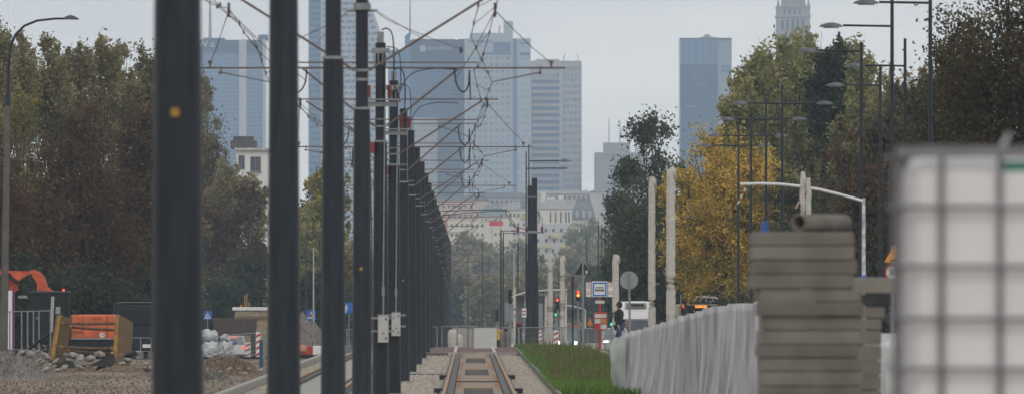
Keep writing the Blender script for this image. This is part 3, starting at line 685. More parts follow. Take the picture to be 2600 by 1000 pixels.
# long row under plastic film
def film_row():
    t = thing('film_wrapped_stack', 'long row of upright panels under crumpled grey plastic film, rising to the right', 'panels', (3.40, 190.4, 0))
    n = 420; rr = random.Random(4)
    A = Vector((3.40, 190.4, 0)); B = Vector((6.75, 178, 0))
    dirv = (B-A); ln = dirv.length; dirv.normalize(); nrm = Vector((dirv.y, -dirv.x, 0))
    if nrm.y > 0: nrm = -nrm
    ks = [(rr.uniform(3, 22)*(1 if _ < 6 else 2.3), rr.uniform(0, 6.28), rr.uniform(.3, 1)*(1.3 if _ < 6 else .5)) for _ in range(11)]
    kb = [(rr.uniform(1.0, 3.0), rr.uniform(0, 6.28)) for _ in range(3)]
    rows = [0, .18, .4, .62, .8, .92, 1.0]; vs = []
    for i in range(n+1):
        u = i/n; P = A+dirv*ln*u
        H = 1.30+.92*u**.80-.05*math.sin(u*9)
        ri = sum(a*math.sin(k*u*6.28+p) for k, p, a in ks)/4
        bl = sum(math.sin(k*u*6.28+p) for k, p in kb)/3
        taper = min(1, u/.02)
        H *= (.86+.14*taper**.5)
        for j, v in enumerate(rows):
            ph = sum(a*math.sin(k*(u+.012*math.sin(v*3+k))*6.28+p+v*1.4) for k, p, a in ks[:7])/4; off = (.12+.05*ph*(1.15-v*.75)+.13*bl*(1-v*.8))*taper**.4
            dr = .12*(1-v)**2
            vs.append(tuple(P+nrm*(off+dr)-P.z*Vector((0, 0, 1))+Vector((0, 0, H*v+.03*ri*v*v))-A))
        vs.append(tuple(P-nrm*.35+Vector((0, 0, H+.02*ri))-A)); vs.append(tuple(P-nrm*.9+Vector((0, 0, 0))-A))
    m = len(rows)+2
    fs = [(i*m+j, (i+1)*m+j, (i+1)*m+j+1, i*m+j+1) for i in range(n) for j in range(m-1)]
    b = MB(); b.add(vs, fs, True); b.add([vs[j] for j in range(m)], [tuple(range(m))]); b.add([vs[n*m+j] for j in range(m)], [tuple(range(m))[::-1]])
    fm = M['film']; nt_ = fm.node_tree; bs_ = nt_.nodes['Principled BSDF']
    n2 = nt_.nodes.new('ShaderNodeTexNoise'); n2.inputs['Scale'].default_value = 1.1; n2.inputs['Detail'].default_value = 4
    tc2 = nt_.nodes.new('ShaderNodeTexCoord'); mp2 = nt_.nodes.new('ShaderNodeMapping'); mp2.inputs['Scale'].default_value = (2.2, 2.2, .45)
    r2 = nt_.nodes.new('ShaderNodeMapRange'); r2.inputs['From Min'].default_value = .35; r2.inputs['From Max'].default_value = .62; r2.inputs['To Min'].default_value = .62; r2.inputs['To Max'].default_value = .98
    nt_.links.new(tc2.outputs['Object'], mp2.inputs[0]); nt_.links.new(mp2.outputs[0], n2.inputs['Vector']); nt_.links.new(n2.outputs[0], r2.inputs['Value']); nt_.links.new(r2.outputs[0], bs_.inputs['Alpha'])
    b.build('film_cover', fm, t)
    # billowing loose film at the left end
    b = MB(); vs = []; nu, nv = 14, 12
    nu, nv = 22, 18
    for i in range(nu):
        a = math.pi*i/(nu-1)
        for j in range(nv):
            v = j/(nv-1)
            bulge = .05+.12*v+.25*math.sin(math.pi*min(1, v**.8*.93))**.7
            top_ = 1.24+.08*(1-math.sin(a)); vs.append((.02-bulge*math.sin(a)*(.93+.07*math.sin(v*9+a*4)), -.35+math.cos(a)*.42, top_*v+.02*math.sin(a*7)))
    b.add(vs, [(i*nv+j, (i+1)*nv+j, (i+1)*nv+j+1, i*nv+j+1) for i in range(nu-1) for j in range(nv-1)], True)
    m2 = mat('milky_film', (.50, .54, .52), .3, 0, .2, 3, .3, alpha=.78); b.build('loose_film', m2, t)
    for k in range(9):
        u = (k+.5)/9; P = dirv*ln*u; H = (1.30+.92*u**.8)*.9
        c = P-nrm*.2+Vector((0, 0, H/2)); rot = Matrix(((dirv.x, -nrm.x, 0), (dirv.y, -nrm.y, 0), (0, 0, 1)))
        mb = MB(); mb.obox(c, (ln/9*.8, .4, H), rot); mb.build('panel', mat('dark_inner_panel', (.10, .10, .105), .8), t)  # panels coloured dark so the film over them looks translucent
film_row()
q = Px(2235, 245); t = q.thing('wrapped_pallet', 'silvery pleated plastic over a pallet between slabs and tank', 'pallet')
vs = []; n = 70; rr = random.Random(9)
for i in range(n+1):
    x = -.17+.40*i/n; rp_ = .010*math.sin(i*.9)+.012*math.sin(i*.37+1)+rr.uniform(-.003, .003)
    for v in (0, .3, .6, .9, 1): vs.append((x, -.05+rp_*(1.3-v)-.05*(1-v), q.z(846)*v))
    vs.append((x, .5, q.z(846)))
b = MB(); b.add(vs, [(i*6+j, (i+1)*6+j, (i+1)*6+j+1, i*6+j+1) for i in range(n) for j in range(5)], True); b.build('film_cover', mat('silver_film', (.50, .50, .51), .2, .1, .15, 8, .2, stretch=(4, 4, .4)), t)
b = MB(); b.box(-.165, .225, .0, .48, .0, q.z(846)-.02); b.build('load', M['concd'], t)

# ------------------------------------------------------------------ vehicles
def wheels(t, xs, ys, r=.32, w_=.2):
    for x in xs:
        for y in ys:
            b = MB(); b.tube([(x-w_/2, y, r), (x+w_/2, y, r)], r, 18); wh = b.build('wheel', M['black'], t)
            b = MB(); b.tube([(x-w_/2-.008, y, r), (x+w_/2+.008, y, r)], r*.55, 14); b.build('rim', M['galv'], wh)
def small_car(q, label, paint, H=1.5, front=True, lit='head', W=1.75, Ln=4.2):
    """seen end on: near end at y=0"""
    t = q.thing('car', label, 'car', 'cars on the roads')
    w2 = W/2; hb = H*.58
    if front: side = [(0, .25), (0, .62), (.12, .72), (1.0, hb+.03), (3.9, hb+.1), (Ln, hb), (Ln, .25)]
    else: side = [(0, .3), (.02, hb), (.12, hb+.05), (3.2, hb+.03), (Ln-.1, .7), (Ln, .6), (Ln, .25)]
    b = MB(); b.prismx(side, -w2, w2); bd = b.build('body', paint, t)
    y0, y1, y2, y3 = (.95, 1.75, 3.2, 3.95) if front else (.10, .55, 2.4, 3.2)
    b = MB(); a = w2-.06; c = w2-.22
    b.add([(-a, y0, hb), (a, y0, hb), (a, y3, hb), (-a, y3, hb), (-c, y1, H), (c, y1, H), (c, y2, H), (-c, y2, H)], [(4, 5, 6, 7), (0, 1, 5, 4), (1, 2, 6, 5), (2, 3, 7, 6), (3, 0, 4, 7)])
    b.build('cabin_glass', mat('glass_with_painted_sky', (.20, .23, .25), .15, 0, .3, 1.5), t)  # reflected sky is put into the lighter glass colour
    b = MB(); b.rbox(-c-.01, c+.01, y1-.02, y2+.02, H-.01, H+.04, .02); b.build('roof', paint, t)
    for s in (-1, 1):
        b = MB(); b.tube([(s*a, y0, hb), (s*c, y1, H)], .035, 6); b.tube([(s*a, y3, hb), (s*c, y2, H)], .035, 6); b.build('pillar', paint, t)
        b = MB(); b.rbox(s*(w2+.06)-.08, s*(w2+.06)+.08, (1.2 if front else 2.6), (1.32 if front else 2.7), hb+.02, hb+.16, .02); b.build('mirror', paint, t)
        if lit == 'head' and front:
            b = MB(); b.rbox(s*(w2-.27)-.14, s*(w2-.27)+.14, -.02, .05, .72, .90, .02); b.build('headlight', M['lampon'], t)
        else:
            b = MB(); b.rbox(s*(w2-.14)-.11, s*(w2-.14)+.11, -.02, .05, hb-.20, hb-.02, .02); b.build('taillight', M['redon'], t)
    b = MB(); b.rbox(-w2+.05, w2-.05, -.05, .06, .30, .48, .03); b.build('bumper', M['black'] if front else paint, t)
    b = MB(); b.box(-.26, .26, -.062, -.055, .40, .50); b.build('number_plate', M['white'], t)
    if front:
        b = MB(); b.box(-.45, .45, -.012, -.002, .52, .64); b.build('grille', M['black'], t)
    wheels(t, (-w2+.12, w2-.12), (.8, Ln-.85)); return t
silver = mat('silver_car_paint', (.42, .44, .46), .3, .4, .05); whitep = mat('white_car_paint', (.68, .68, .67), .35, 0, .04); bluep = mat('pale_blue_car_paint', (.20, .33, .50), .35, 0, .05)
small_car(Px(1440, 42), 'oncoming pale blue roofed car with lit headlight behind the wrapped posts', bluep, 1.68, W=1.7)
small_car(Px(1563, 43), 'oncoming white car with bright headlight beside the walking person', whitep, 1.6, W=1.7)
small_car(Px(1303, 40), 'white car partly hidden behind fence left of the dark poles', whitep, 1.45, W=1.7, lit='off', front=True)
t = small_car(Px(592, 37), 'white hatchback with glowing red tail lights on the left side road', whitep, 1.5, front=False)
b = MB(); b.rbox(-.3, .3, .05, .1, 1.42, 1.47, .01); b.build('brake_light', M['redon'], t)
b = MB(); b.tube([(-.05, -.07, .33), (-.05, -.06, .33)], .1, 14); b.build('exhaust_badge', M['black'], t)
small_car(Px(813, 42), 'white car glimpsed between second and third pole', whitep, 1.45, W=1.7, front=False)
def lid_box(q, name, label, cat, group=None): pass
# white high-roof bus
q = Px(1619, 42); t = q.thing('bus', 'white rounded bus front with roof unit behind the round sign', 'bus')
x0, x1 = q.x(1573), q.x(1665); H = q.z(764)
b = MB(); hw = (x1-x0)/2; xm = (x0+x1)/2; vs = []; prof = [(0, .35, 1), (-.05, .9, 1), (0, q.z(812), 1), (.10, q.z(803), 1), (.45, q.z(790), .985), (1.0, q.z(776), .95), (1.7, q.z(767), .88), (2.6, H, .80)]
k_ = 9
for y_, z_, f_ in prof:
    for i in range(k_):
        a_ = -1+2*i/(k_-1); vs.append((xm+hw*a_*f_, y_+.35*abs(a_)**4, z_-(.10*abs(a_)**5 if z_ > 2 else 0)))
n0 = len(prof); b.add(vs, [(j*k_+i, j*k_+i+1, (j+1)*k_+i+1, (j+1)*k_+i) for j in range(n0-1) for i in range(k_-1)], True)
b.rbox(x0+.01, x1-.01, .5, 8, .35, q.z(812), .05); b.rbox(xm-hw*.9, xm+hw*.9, 2.5, 8, q.z(812), H-.02, .12)
for s_ in (0, k_-1):
    side = [vs[j*k_+s_] for j in range(n0)]; b.add(side+[(side[-1][0], 8, side[-1][2]), (side[0][0], 8, side[0][2])], [tuple(range(n0+2))])
b.build('body', mat('white_bus_paint', (.80, .80, .80), .35, 0, .05), t)
b = MB(); b.rbox(x0+.12, x1-.12, -.09, .2, q.z(848), q.z(812), .03); b.build('windscreen', mat('grey_windscreen', (.16, .18, .20), .2), t)
b = MB(); b.rbox(x0+.35, x1-.55, .55, 1.6, q.z(780), q.z(767), .05, 3); b.build('roof_unit', mat('chrome_trim', (.5, .5, .5), .3, .3), t)
b = MB(); b.box(x0+.5, x1-.7, .535, .546, q.z(777), q.z(771)); b.build('vent', M['black'], t)
b = MB(); b.box(x0+.1, x1-.1, -.1, -.06, q.z(811.5), q.z(809)); b.build('trim_line', M['galv'], t)
wheels(t, (x0+.25, x1-.25), (1.5, 6), .45)
for s in (x0+.2, x1-.2):
    b = MB(); b.rbox(s-.13, s+.13, -.03, .05, .6, .8, .02); b.build('headlight', mat('headlight_glass', (.6, .6, .6), .2), t)
# bus with lit orange display
q = Px(1777, 43); t = q.thing('bus', 'olive trimmed bus rear with glowing orange display and pale roof arch', 'bus')
x0, x1 = q.x(1724), q.x(1832); H = q.z(772)
b = MB(); b.rbox(x0, x1, 0, 9, .35, H, .12, 3); b.build('body', mat('olive_bus_paint', (.30, .24, .09), .4), t)
b = MB(); b.rbox(x0+.13, x1-.13, -.02, .1, q.z(812), q.z(775), .03); b.build('rear_window', M['glass'], t)
b = MB(); b.rbox(q.x(1765), q.x(1794), -.04, -.022, q.z(780.5), q.z(774.5), .01); b.build('route_display', mat('amber_display', (.8, .25, .03), .4, emit=(1, .24, .04), estr=1.5), t)
b = MB(); b.prism([(q.x(1733), q.z(769.5+5)), (q.x(1739), q.z(773)), (q.x(1742), q.z(780)), (q.x(1734), q.z(781))], -.04, -.022); b.build('taillight', M['redon'], t)
b = MB(); b.tube([(q.x(a), .1, q.z(c)) for a, c in ((1738, 766), (1744, 760), (1755, 754.5), (1785, 753), (1815, 755), (1826, 760), (1833, 767))], .055, 8); b.build('roof_arch', mat('cream_paint', (.62, .60, .52), .5), t)
for a, c in ((1762, 766), (1777, 766), (1795, 766), (1812, 766)):
    b = MB(); b.tube([(q.x(a), .1, q.z(c)), (q.x(a+(4 if a < 1785 else -4)), .1, q.z(755))], .028, 6); b.build('roof_strut', MATS['cream_paint'], t)
b = MB(); b.tube([(q.x(1729), .1, H-.1), (q.x(1729), .1, q.z(748))], .03, 6); b.build('aerial', M['box'], t)
wheels(t, (x0+.2, x1-.2), (2, 7), .48)
# dark van at left
q = Px(360, 55); t = q.thing('van', 'dark grey van behind the trench box, half hidden by the nearest pole', 'van')
x0, x1 = q.x(287), q.x(432); H = q.z(768)
b = MB(); b.rbox(x0, x1, 0, 4.5, .35, H, .18, 3); b.build('body', mat('dark_van_paint', (.014, .017, .024), .45, 0, .1, spec=.3), t)
b = MB(); b.rbox(x0+.25, x1-.25, -.02, .1, q.z(826), q.z(782), .05); b.build('rear_window', M['glass'], t)
for x in (x0+.14, x1-.14):
    b = MB(); b.rbox(x-.07, x+.07, -.03, .05, q.z(846), q.z(834), .02); b.build('taillight', M['redon'] if x < 0 and False else mat('unlit_red_lens', (.25, .03, .03), .3), t)
b = MB(); b.box(q.x(362), q.x(384), -.04, -.02, q.z(882), q.z(873)); b.build('number_plate', M['white'], t)
b = MB(); b.box(x0+.2, x1-.2, -.01, 3, H+.002, H+.03); b.build('roof_edge', M['galv'], t)
wheels(t, (x0+.3, x1-.3), (.9, 3.6), .34)

# excavator
q = Px(150, 60); t = q.thing('excavator', 'orange excavator with black glazed cab and folded boom', 'excavator')
b = MB(); b.rbox(q.x(62), q.x(180), -.2, 1.4, q.z(872), q.z(858), .03); b.rbox(q.x(172), q.x(292), -.2, 2.6, q.z(890), q.z(860), .05); b.build('underframe', M['black'], t)
for y in (-.25, 1.9):
    b = MB(); b.rbox(q.x(60), q.x(285), y, y+.5, 0, q.z(889), .18, 3); b.build('crawler', M['black'], t)
b = MB(); b.rbox(q.x(180), q.x(291), -.3, 2.4, q.z(860), q.z(798), .10, 3); hd = b.build('engine_cover', M['orange'], t)
b = MB(); b.box(q.x(231), q.x(263), -.312, -.3005, q.z(812), q.z(804)); b.box(q.x(231), q.x(262), -.312, -.3005, q.z(853), q.z(841)); b.build('vent', M['orangeD'], hd)
b = MB(); b.box(q.x(272), q.x(273.5), -.308, -.3005, q.z(858), q.z(800)); b.box(q.x(212), q.x(213), -.308, -.3005, q.z(858), q.z(800)); b.build('panel_gap', M['black'], hd)
text('lettering', 'ZAXIS', .20, M['black'], hd, (q.x(195), -.312, q.z(843)), .004)
text('lettering', '130', .15, M['yellow'], hd, (q.x(197), -.312, q.z(852)), .004)
b = MB(); b.tube([(q.x(260), -.305, q.z(850)), (q.x(260), -.32, q.z(850))], .11, 20); b.build('round_sticker', M['white'], hd)
text('sticker_number', '18', .14, M['black'], hd, (q.x(260), -.325, q.z(850)), .003)
b = MB(); b.box(q.x(180), q.x(290), -.31, -.302, q.z(861), q.z(857)); b.build('lower_band', M['galv'], hd)
# cab
fr = MB()
P = lambda a, c, y=-.3: (q.x(a), y, q.z(c))
fr.tube([P(63, 868), P(58, 830), P(66, 790), P(82, 745)], .05, 6); fr.tube([P(82, 743), P(174, 741)], .06, 6)
fr.tube([P(174, 741), P(177, 868)], .06, 6)
b = MB(); b.rbox(q.x(76), q.x(177), -.36, 1.1, q.z(745), q.z(738), .05); b.build('cab_roof', mat('grey_cab_roof', (.035, .04, .045), .5), t)
fr.build('cab_frame', M['black'], t)
b = MB(); b.prism([(q.x(62), q.z(868)), (q.x(60), q.z(830)), (q.x(67), q.z(790)), (q.x(84), q.z(746)), (q.x(174), q.z(746)), (q.x(176), q.z(868))], -.28, 1.0); b.build('cab_glass', M['glass'], t)
b = MB(); b.prism([(q.x(127), q.z(842)), (q.x(131), q.z(752)), (q.x(139), q.z(752)), (q.x(135), q.z(842))], -.36, -.3); b.build('door_post', mat('light_grey_door_post', (.38, .38, .36), .5), t)
b = MB(); b.box(q.x(142), q.x(154), -.297, -.285, q.z(796), q.z(778)); b.build('window_reflection_panel', mat('painted_reflection', (.25, .33, .33), .3), t)  # pale panel painted in as a reflection on the cab glass
b = MB(); b.rbox(q.x(92), q.x(102), -.297, -.284, q.z(810), q.z(803), .005); b.build('screen', mat('blue_screen', (.03, .2, .3), .4), t)
b = MB(); b.tube([P(161, 738, 0), P(161, 733, 0)], .05, 10); b.build('beacon', M['redon'], t)
b = MB(); b.tube([P(75, 760), P(62, 750), P(56, 752)], .02, 6); b.rbox(q.x(47), q.x(70), -.45, -.35, q.z(757), q.z(750), .02); b.build('mirror', M['galv'], t)
# boom: two orange box sections bending over the cab
def boomseg(pts, name, m, y0=.1, y1=.6):
    b = MB(); b.prism([(q.x(a), q.z(c)) for a, c in pts], y0, y1); return b.build(name, m, t)
boomseg([(-70, 700), (-40, 682), (20, 686), (72, 688), (62, 706), (50, 713), (36, 706), (24, 692), (-30, 706), (-60, 730)], 'boom', M['orangeD'])
boomseg([(72, 688), (85, 684), (100, 690), (112, 703), (120, 728), (128, 732), (127, 740), (93, 740), (92, 715), (80, 700), (66, 706)], 'boom_root', M['orangeD'], .05, .65)
boomseg([(20, 706), (44, 722), (44, 735), (30, 745), (22, 745)], 'boom_side', M['orangeD'], .65, .8)
b = MB(); b.tube([P(24, 705, .0), P(44, 718, .0), P(62, 706, .0), P(80, 696, .0)], .05, 8); b.tube([P(90, 740, 0), P(92, 720, 0)], .04, 8); b.build('ram', M['black'], t)
b = MB(); b.rbox(q.x(110), q.x(134), .1, .6, q.z(745), q.z(736), .03); b.build('boom_pivot', M['orangeD'], t)
b = MB(); b.prism([(q.x(-70), q.z(735)), (q.x(-55), q.z(725)), (q.x(-30), q.z(800)), (q.x(-38), q.z(880)), (q.x(-60), q.z(880))], .2, .5); b.build('dipper', M['orangeD'], t)
# tall white and purple post
q = Px(32, 62); t = q.thing('marker_post', 'white marker post with a purple stripe in front of the excavator', 'post')
b = MB(); b.rbox(q.x(20), q.x(31), 0, .12, 0, q.z(737), .01); b.build('white_panel', M['white'], t)
b = MB(); b.rbox(q.x(31.5), q.x(37), .0, .12, 0, q.z(735), .01); b.build('purple_panel', mat('purple_paint', (.14, .03, .12), .5), t)
b = MB(); b.rbox(q.x(6), q.x(44), -.1, .3, 0, .15, .02); b.build('foot', M['black'], t)

# trench box
q = Px(230, 85); t = q.thing('trench_box', 'worn yellow and timber trench shoring box with four struts', 'shoring box')
def panel(pts, y0, y1, name, m): 
    b = MB(); b.prism([(q.x(a), q.z(c)) for a, c in pts], y0, y1); return b.build(name, m, t)
# right side panel, seen turned
def quadpanel(c0, c1, name, m, depth=1.4):
    """c0/c1: outlines (four pixel points) of near and far edge"""
    n = len(c0); vs = [(q.x(a), 0, q.z(c)) for a, c in c0]+[(q.x(a), depth, q.z(c)) for a, c in c1]
    b = MB(); b.add(vs, [tuple(range(n)), tuple(range(n, 2*n))[::-1]]+[(i, i+n, (i+1) % n+n, (i+1) % n) for i in range(n)]); return b.build(name, m, t)
quadpanel([(297, 798), (304, 798), (300, 938), (288, 938)], [(327, 814), (334, 818), (327, 925), (318, 925)], 'side_panel', M['wood'])
panel([(294, 800), (303, 797), (297, 905), (286, 905)], -.06, -.002, 'yellow_edge', M['yel2'])
quadpanel([(143, 800), (152, 798), (134, 918), (122, 918)], [(170, 806), (178, 810), (160, 925), (142, 928)], 'side_panel', M['wood'])
panel([(147, 800), (156, 797), (138, 910), (126, 916)], -.06, -.002, 'yellow_edge', M['yel2'])
for (a, c, a2, c2, y) in ((155, 820, 296, 820, .1), (172, 829, 292, 837, 1.0), (150, 880, 288, 884, .1), (165, 889, 284, 898, 1.0)):
    b = MB(); b.tube([(q.x(a), y, q.z(c)), (q.x((a+a2)/2), y, q.z((c+c2)/2+1.5)), (q.x(a2), y, q.z(c2))], .045, 10); st = b.build('strut', mat('rusty_brown_strut', (.13, .085, .055), .85, 0, .4, 9), t)
    for xx in (a+4, a2-4):
        b = MB(); b.tube([(q.x(xx-3), y, q.z(c if xx < 230 else c2)), (q.x(xx+3), y, q.z(c if xx < 230 else c2))], .065, 10); b.build('strut_foot', M['yel2'], st)

# mounds
def mound(name, px, S, wpx, top, base, m, label, cat, seed, depth=6, rough=.10):
    q = Px(px, S); rr = np.random.default_rng(seed); nx, ny = 70, 34; W = wpx/S
    H = q.z(top); gr = rr.uniform(-1, 1, (ny, nx)); 
    big = rr.uniform(-1, 1, (6, 12)); vs = []
    for j in range(ny):
        for i in range(nx):
            u = i/(nx-1)*2-1; v = j/(ny-1)*2-1
            e = max(0, 1-(u*u)**.8)*max(0, 1-v*v)
            bi = big[min(5, int(j/ny*6)), min(11, int(i/nx*12))]
            vs.append((u*W/2, v*depth/2, H*(e**.8)*(1+.16*bi)+rough*gr[j, i]*min(1, e*3)*.6-.03))
    b = MB(); b.add(vs, [(j*nx+i, j*nx+i+1, (j+1)*nx+i+1, (j+1)*nx+i) for j in range(ny-1) for i in range(nx-1)], False)
    return tag(b.build(name, m, None, q.loc), label, cat, 'heaps of loose material')
mound('gravel_pile', 0, 98, 250, 893, 965, M['gravel'], 'grey gravel heap at the lower left corner', 'gravel pile', 1)
mound('gravel_pile', 60, 92, 150, 935, 965, M['gravel'], 'low grey gravel spill right of the corner heap', 'gravel pile', 21, 4)
mound('soil_pile', 575, 92, 190, 903, 960, M['dirt'], 'brown soil heap between the first and second pole', 'soil pile', 2)
mound('soil_pile', 525, 100, 130, 932, 975, M['gravel'], 'greyish lower spill before the brown soil heap', 'soil pile', 5, 4)
mound('gravel_pile', 760, 58, 190, 800, 880, M['gravel'], 'tall grey gravel heap between second and third pole', 'gravel pile', 3, 8)
mound('soil_pile', 240, 88, 330, 925, 950, M['dirt'], 'low soil bank under the trench box', 'soil pile', 6, 5)
mound('soil_pile', 100, 80, 220, 895, 950, mat('grey_brown_soil', (.13, .11, .095), .95, 0, .4, 5, .5, c2=(.22, .2, .17)), 'grey soil bank behind the left rubble', 'soil pile', 8, 5)
# rubble
def chunk(px, py, S, s, m, i):
    rr = random.Random(i*17+3); q = Px(px, S); z = q.z(py)
    bm = bmesh.new(); bmesh.ops.create_icosphere(bm, subdivisions=1, radius=1)
    flat = rr.uniform(.3, .6)
    for v in bm.verts: v.co = Vector((v.co.x*s*rr.uniform(.7, 1.2), v.co.y*s*rr.uniform(.7, 1.2), v.co.z*s*flat*rr.uniform(.6, 1.2)))
    rot = Matrix.Rotation(rr.uniform(-.7, .7), 3, 'Y') @ Matrix.Rotation(rr.uniform(0, 3), 3, 'Z')
    b = MB(); bm.verts.index_update(); b.add([rot @ v.co for v in bm.verts], [[v.index for v in f.verts] for f in bm.faces]); bm.free()
    return b.build('rubble_chunk', m, None, (q.X, q.Y, q.g+max(z, s*.3)))
rr = random.Random(5)
for i in range(64):
    px = rr.uniform(45, 385); py = rr.uniform(893, 940) if px > 110 else rr.uniform(890, 918); S = rr.uniform(82, 98); s = rr.uniform(.06, .21)
    dark = i % 4 == 0
    o = chunk(px, py, S, s, M['asphc'] if dark else M['rubble'], i)
    tag(o, 'black broken asphalt piece in the rubble round the trench box' if dark else 'jagged pale grey concrete piece in the rubble round the trench box', 'rubble', 'broken asphalt pieces' if dark else 'broken concrete pieces')
for i, (px, py, S) in enumerate(((262, 912, 95), (168, 918, 95))):
    q = Px(px, S); b = MB(); b.prism([(-.38, -.08), (.3, .25), (.34, .0), (.2, -.1)], 0, .5) if i == 0 else b.prism([(-.3, -.08), (.0, .14), (.2, .1), (.26, -.08)], 0, .5)
    tag(b.build('asphalt_slab', M['asphc'], None, (q.X, q.Y-.5, q.z(py+8))), ['large tilted black asphalt slab before the trench box', 'smaller tilted black asphalt slab left of the large one'][i], 'slab')
q = Px(75, 86); b = MB(); b.tube([(q.x(15), 0, q.z(905)), (q.x(60), 0, q.z(898)), (q.x(95), 0, q.z(868)), (q.x(125), 0, q.z(846))], .045, 8)
tag(b.build('black_pipe', M['black'], None, q.loc), 'bent black pipe sticking up out of the left rubble', 'pipe')
for i in range(16):
    px = rr.uniform(518, 665); py = rr.uniform(925, 960); o = chunk(px, py, rr.uniform(94, 103), rr.uniform(.04, .1), M['rubble'], 200+i)
    tag(o, 'small pale stone on the soil between the first and second pole', 'rubble', 'stones on the soil heap')

# pedestrian barriers / fences
def fence(px0, px1, S0, S1, top, bot, nposts, label, mesh=True, wire=.06, name='fence'):
    a = Px(px0, S0); c = Px(px1, S1); t = thing(name, label, 'fence', a.loc, 0, 'temporary site fences')
    A = Vector((0, 0, 0)); B = Vector((c.X-a.X, c.Y-a.Y, c.g-a.g)); za, zb = a.z(top[0]), c.z(top[1]); ba, bb = a.z(bot[0]), c.z(bot[1])
    lo0, lo1 = A+Vector((0, 0, ba)), B+Vector((0, 0, bb)); hi0, hi1 = A+Vector((0, 0, za)), B+Vector((0, 0, zb))
    r = .02
    b = MB(); b.tube([hi0, hi1], r, 6); b.build('top_rail', M['galv'], t)
    b = MB(); b.tube([lo0+Vector((0, 0, .08)), lo1+Vector((0, 0, .08))], r, 6); b.build('bottom_rail', M['galv'], t)
    for i in range(nposts):
        f = i/(nposts-1); p = lo0.lerp(lo1, f); h = hi0.lerp(hi1, f)
        b = MB(); b.tube([Vector((p.x, p.y, min(p.z, 0))), h], r*1.15, 6); b.build('fence_post', M['galv'], t)
        b = MB(); b.rbox(p.x-.1, p.x+.1, p.y-.3, p.y+.3, p.z-.02 if p.z < .1 else -.02, max(.0, p.z)+.09, .01); b.build('foot', M['concd'], t)
    if mesh:
        L_ = (hi1-hi0).length; n = int(min(120, L_/wire)); b = MB()
        for i in range(1, n):
            f = i/n; p = lo0.lerp(lo1, f); h = hi0.lerp(hi1, f); e = .0022
            b.add([(p.x-e, p.y, p.z+.08), (p.x+e, p.y, p.z+.08), (h.x+e, h.y, h.z), (h.x-e, h.y, h.z)], [(0, 1, 2, 3)])
            b.add([(p.x, p.y-e, p.z+.08), (p.x, p.y+e, p.z+.08), (h.x, h.y+e, h.z), (h.x, h.y-e, h.z)], [(0, 1, 2, 3)])
        for k in (.25, .5, .75):
            b.tube([lo0.lerp(hi0, k), lo1.lerp(hi1, k)], .003, 4)
        b.build('wire_mesh', M['galv'], t)
    return t
fence(1075, 1110, 60, 60, (829, 829), (886, 886), 3, 'short fence bay behind the pole row, left of the deck')
fence(1122, 1316, 61, 61, (827, 831), (886, 886), 6, 'mesh fence across the end of the tram track')
fence(1318, 1480, 60, 58, (831, 829), (885, 888), 4, 'mesh fence behind the top of the grass verge')
fence(1482, 1605, 62, 64, (832, 845), (890, 895), 4, 'mesh fence running past the tram stop post')
fence(518, 680, 60, 66, (856, 842), (905, 905), 4, 'mesh fence in front of the white car, between the first two poles')
fence(-5, 85, 75, 75, (791, 789), (893, 893), 4, 'steel barrier in front of the excavator cab', False)
fence(70, 128, 80, 80, (790, 788), (905, 903), 3, 'second steel barrier touching the trench box', False)
fence(330, 384, 66, 66, (857, 857), (896, 896), 3, 'low barrier in front of the dark van', False)
fence(862, 900, 60, 60, (836, 836), (886, 886), 3, 'short fence bay glimpsed between third and fourth pole')
# dark board fence behind the stop
q = Px(1510, 60); t = q.thing('board_fence', 'low dark grey board fence between the grass and the tram stop', 'fence')
b = MB(); b.box(q.x(1470), q.x(1530), .4, .44, 0, q.z(835)); b.build('board', mat('dark_grey_board', (.10, .10, .105), .7, 0, .2, 5), t)
for a in (1472, 1492, 1511, 1528):
    b = MB(); b.tube([(q.x(a), .36, 0), (q.x(a), .36, q.z(832))], .025, 6); b.build('board_post', M['galv'], t)

# white board on the fence, sacks, barrel, digger
q = Px(1232, 62.5); b = MB(); b.rbox(q.x(1204), q.x(1261), 0, .03, .03, q.z(832), .008); t = b.build('white_board', mat('white_sheet', (.55, .57, .56), .6, 0, .06, 6, .3), None, q.loc); tag(t, 'white square board leaning on the fence at the track end', 'board')
b = MB()
for i in range(13): b.box(q.x(1208+i*4), q.x(1208.6+i*4), -.004, -.001, .05, q.z(834))
b.build('sheet_ribs', mat('sheet_rib_grey', (.38, .40, .40), .6), t)
def sack(px, base, wpx, hpx, S, label, m, seed):
    q = Px(px, S, 0); rr2 = random.Random(seed); n = 14; k = 9; b = MB(); vs = []
    w2 = wpx/S/2; h = hpx/S
    for j in range(k):
        v = j/(k-1); rad = w2*(.92+.12*math.sin(v*3.14))*(1 if j < k-1 else .7)
        for i in range(n):
            a = 6.283*i/n; sq = 1/max(abs(math.cos(a)), abs(math.sin(a)))**.6
            vs.append((rad*sq*math.cos(a)*(1+rr2.uniform(-.05, .05)), rad*sq*math.sin(a), h*v*(1+rr2.uniform(-.03, .03))))
    b.add(vs, [(j*n+i, j*n+(i+1) % n, (j+1)*n+(i+1) % n, (j+1)*n+i) for j in range(k-1) for i in range(n)], True); b.add(vs[-n:], [tuple(range(n))])
    return tag(b.build('sack', m, None, (q.X, q.Y+1, q.z(base))), label, 'sack', 'pale sacks by the track end')
sk = mat('white_woven_sack', (.50, .49, .44), .8, 0, .15, 12, .4)
sack(1150, 887, 26, 50, 59, 'tall white bulk sack behind the fence left of the board', sk, 1); sack(1166, 887, 18, 38, 60, 'lower white sack right of the tall one', sk, 2)
